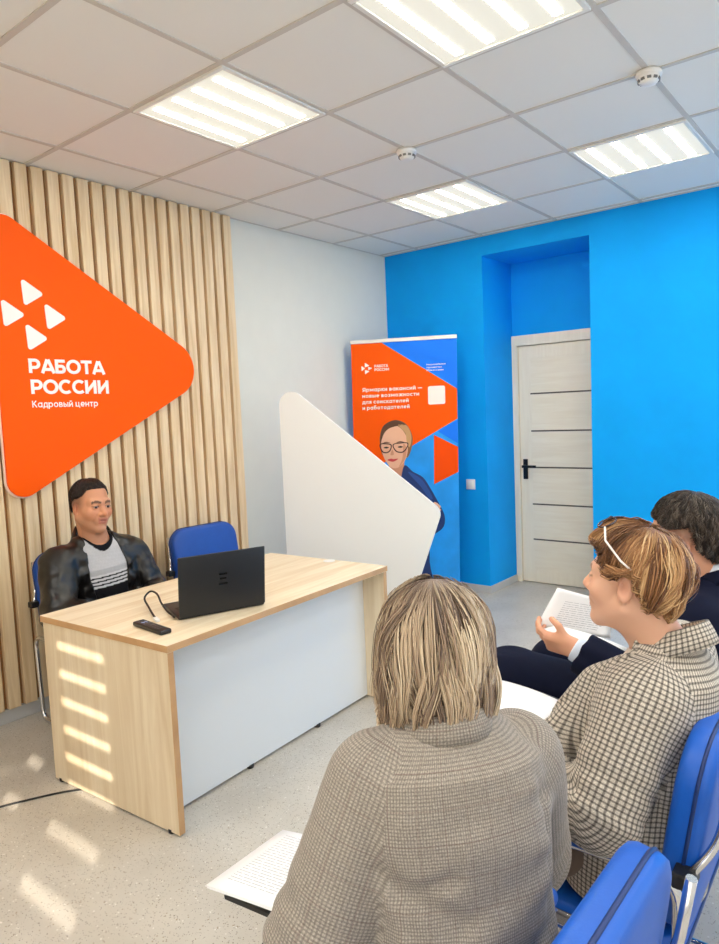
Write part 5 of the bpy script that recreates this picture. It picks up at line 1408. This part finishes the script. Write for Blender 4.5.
for (a, b, c, d) in ((WX0, WZ0, WX0 + .05, WZ1), (WX1 - .05, WZ0, WX1, WZ1), (WX0, WZ0, WX1, WZ0 + .05), (WX0, WZ1 - .05, WX1, WZ1)):
    add_box(bm, (a - wx, -.10, b), (c - wx, -.04, d), .004, 1)
struct('window_frame', bm, M_swit, win)
M_blind, bnt, bb = new_mat('translucent_white_blind')
tl = N(bnt, 'ShaderNodeBsdfTranslucent'); tl.inputs['Color'].default_value = rgb(250, 246, 238)
mxs = N(bnt, 'ShaderNodeMixShader'); mxs.inputs[0].default_value = BLIND
bb.inputs['Base Color'].default_value = rgb(240, 238, 232); bb.inputs['Roughness'].default_value = .8
bnt.links.new(bb.outputs[0], mxs.inputs[1]); bnt.links.new(tl.outputs[0], mxs.inputs[2]); bnt.links.new(mxs.outputs[0], bnt.nodes['Material Output'].inputs[0])
# closed blind as one unseen sheet, slots cut in it to shape the sun stripes
allh = sorted(holes + holes2, key=lambda h: h[2])
bm = bm_new()
zcuts = sorted({round(h[2], 4) for h in allh} | {round(h[3], 4) for h in allh} | {WZ0, WZ1})
for a, b in zip(zcuts, zcuts[1:]):
    m_ = (a + b) / 2
    hs = sorted([(h[0], h[1]) for h in allh if h[2] < m_ < h[3]])
    x = WX0
    for (p, q) in hs:
        add_box(bm, (x - wx, -.03, a), (p - wx, -.027, b)); x = q
    add_box(bm, (x - wx, -.03, a), (WX1 - wx, -.027, b))
struct('slotted_blind', bm, M_blind, win)
added_win = empty('added_window', (XR, (RY0 + RY1) / 2, 0)); added_win['kind'] = 'structure'  # added window, out of view: brings sky light to ceiling and blue wall
bm = bm_new(); ym = (RY0 + RY1) / 2
for (a, b, c, d) in ((RY0, RZ0, RY0 + .05, RZ1), (RY1 - .05, RZ0, RY1, RZ1), (RY0, RZ0, RY1, RZ0 + .05), (RY0, RZ1 - .05, RY1, RZ1), (ym - .03, RZ0, ym + .03, RZ1)):
    add_box(bm, (.04, a - ym, b), (.10, c - ym, d), .004, 1)
struct('window_frame', bm, M_swit, added_win)
sun = bpy.data.lights.new('sun', 'SUN'); sun.energy = SUN_W; sun.angle = math.radians(.32); sun.color = (1.0, .90, .76)
so = bpy.data.objects.new('sun', sun); COL.objects.link(so); so.rotation_euler = sd.to_track_quat('-Z', 'Y').to_euler()

w = bpy.data.worlds.new('sky'); SC.world = w; w.use_nodes = True
bg = w.node_tree.nodes['Background']; bg.inputs['Color'].default_value = (.90, .95, 1.0, 1); bg.inputs['Strength'].default_value = SKY_W

cam = bpy.data.cameras.new('camera'); co = bpy.data.objects.new('camera', cam); COL.objects.link(co)
yaw, pitch, roll = CAM[1:4]
cy_, sy_, cp_, sp_ = math.cos(yaw), math.sin(yaw), math.cos(pitch), math.sin(pitch)
fwd = Vector((-sy_ * cp_, cy_ * cp_, sp_)); right = Vector((cy_, sy_, 0)); up = right.cross(fwd)
cr_, sr_ = math.cos(roll), math.sin(roll)
R_ = right * cr_ + up * sr_; U_ = -right * sr_ + up * cr_
M = Matrix((R_, U_, -fwd)).transposed().to_4x4(); M.translation = Vector(CAM[4:7]); co.matrix_world = M
cam.sensor_fit = 'HORIZONTAL'; cam.sensor_width = 36.0; cam.lens = CAM[0] * 36.0 / 719.0
cam.shift_x = -18.12 / 719.0; cam.shift_y = .57 / 719.0; cam.clip_start = .02
SC.camera = co
SC.view_settings.view_transform = 'Standard'; SC.view_settings.look = 'None'; SC.view_settings.gamma = 1.0
SC.view_settings.exposure = EXPO
try: SC.view_settings.use_curve_mapping = False
except Exception: pass
SC.cycles.use_denoising = True
SC.cycles.max_bounces = 8; SC.cycles.diffuse_bounces = 5; SC.cycles.sample_clamp_indirect = 4.0
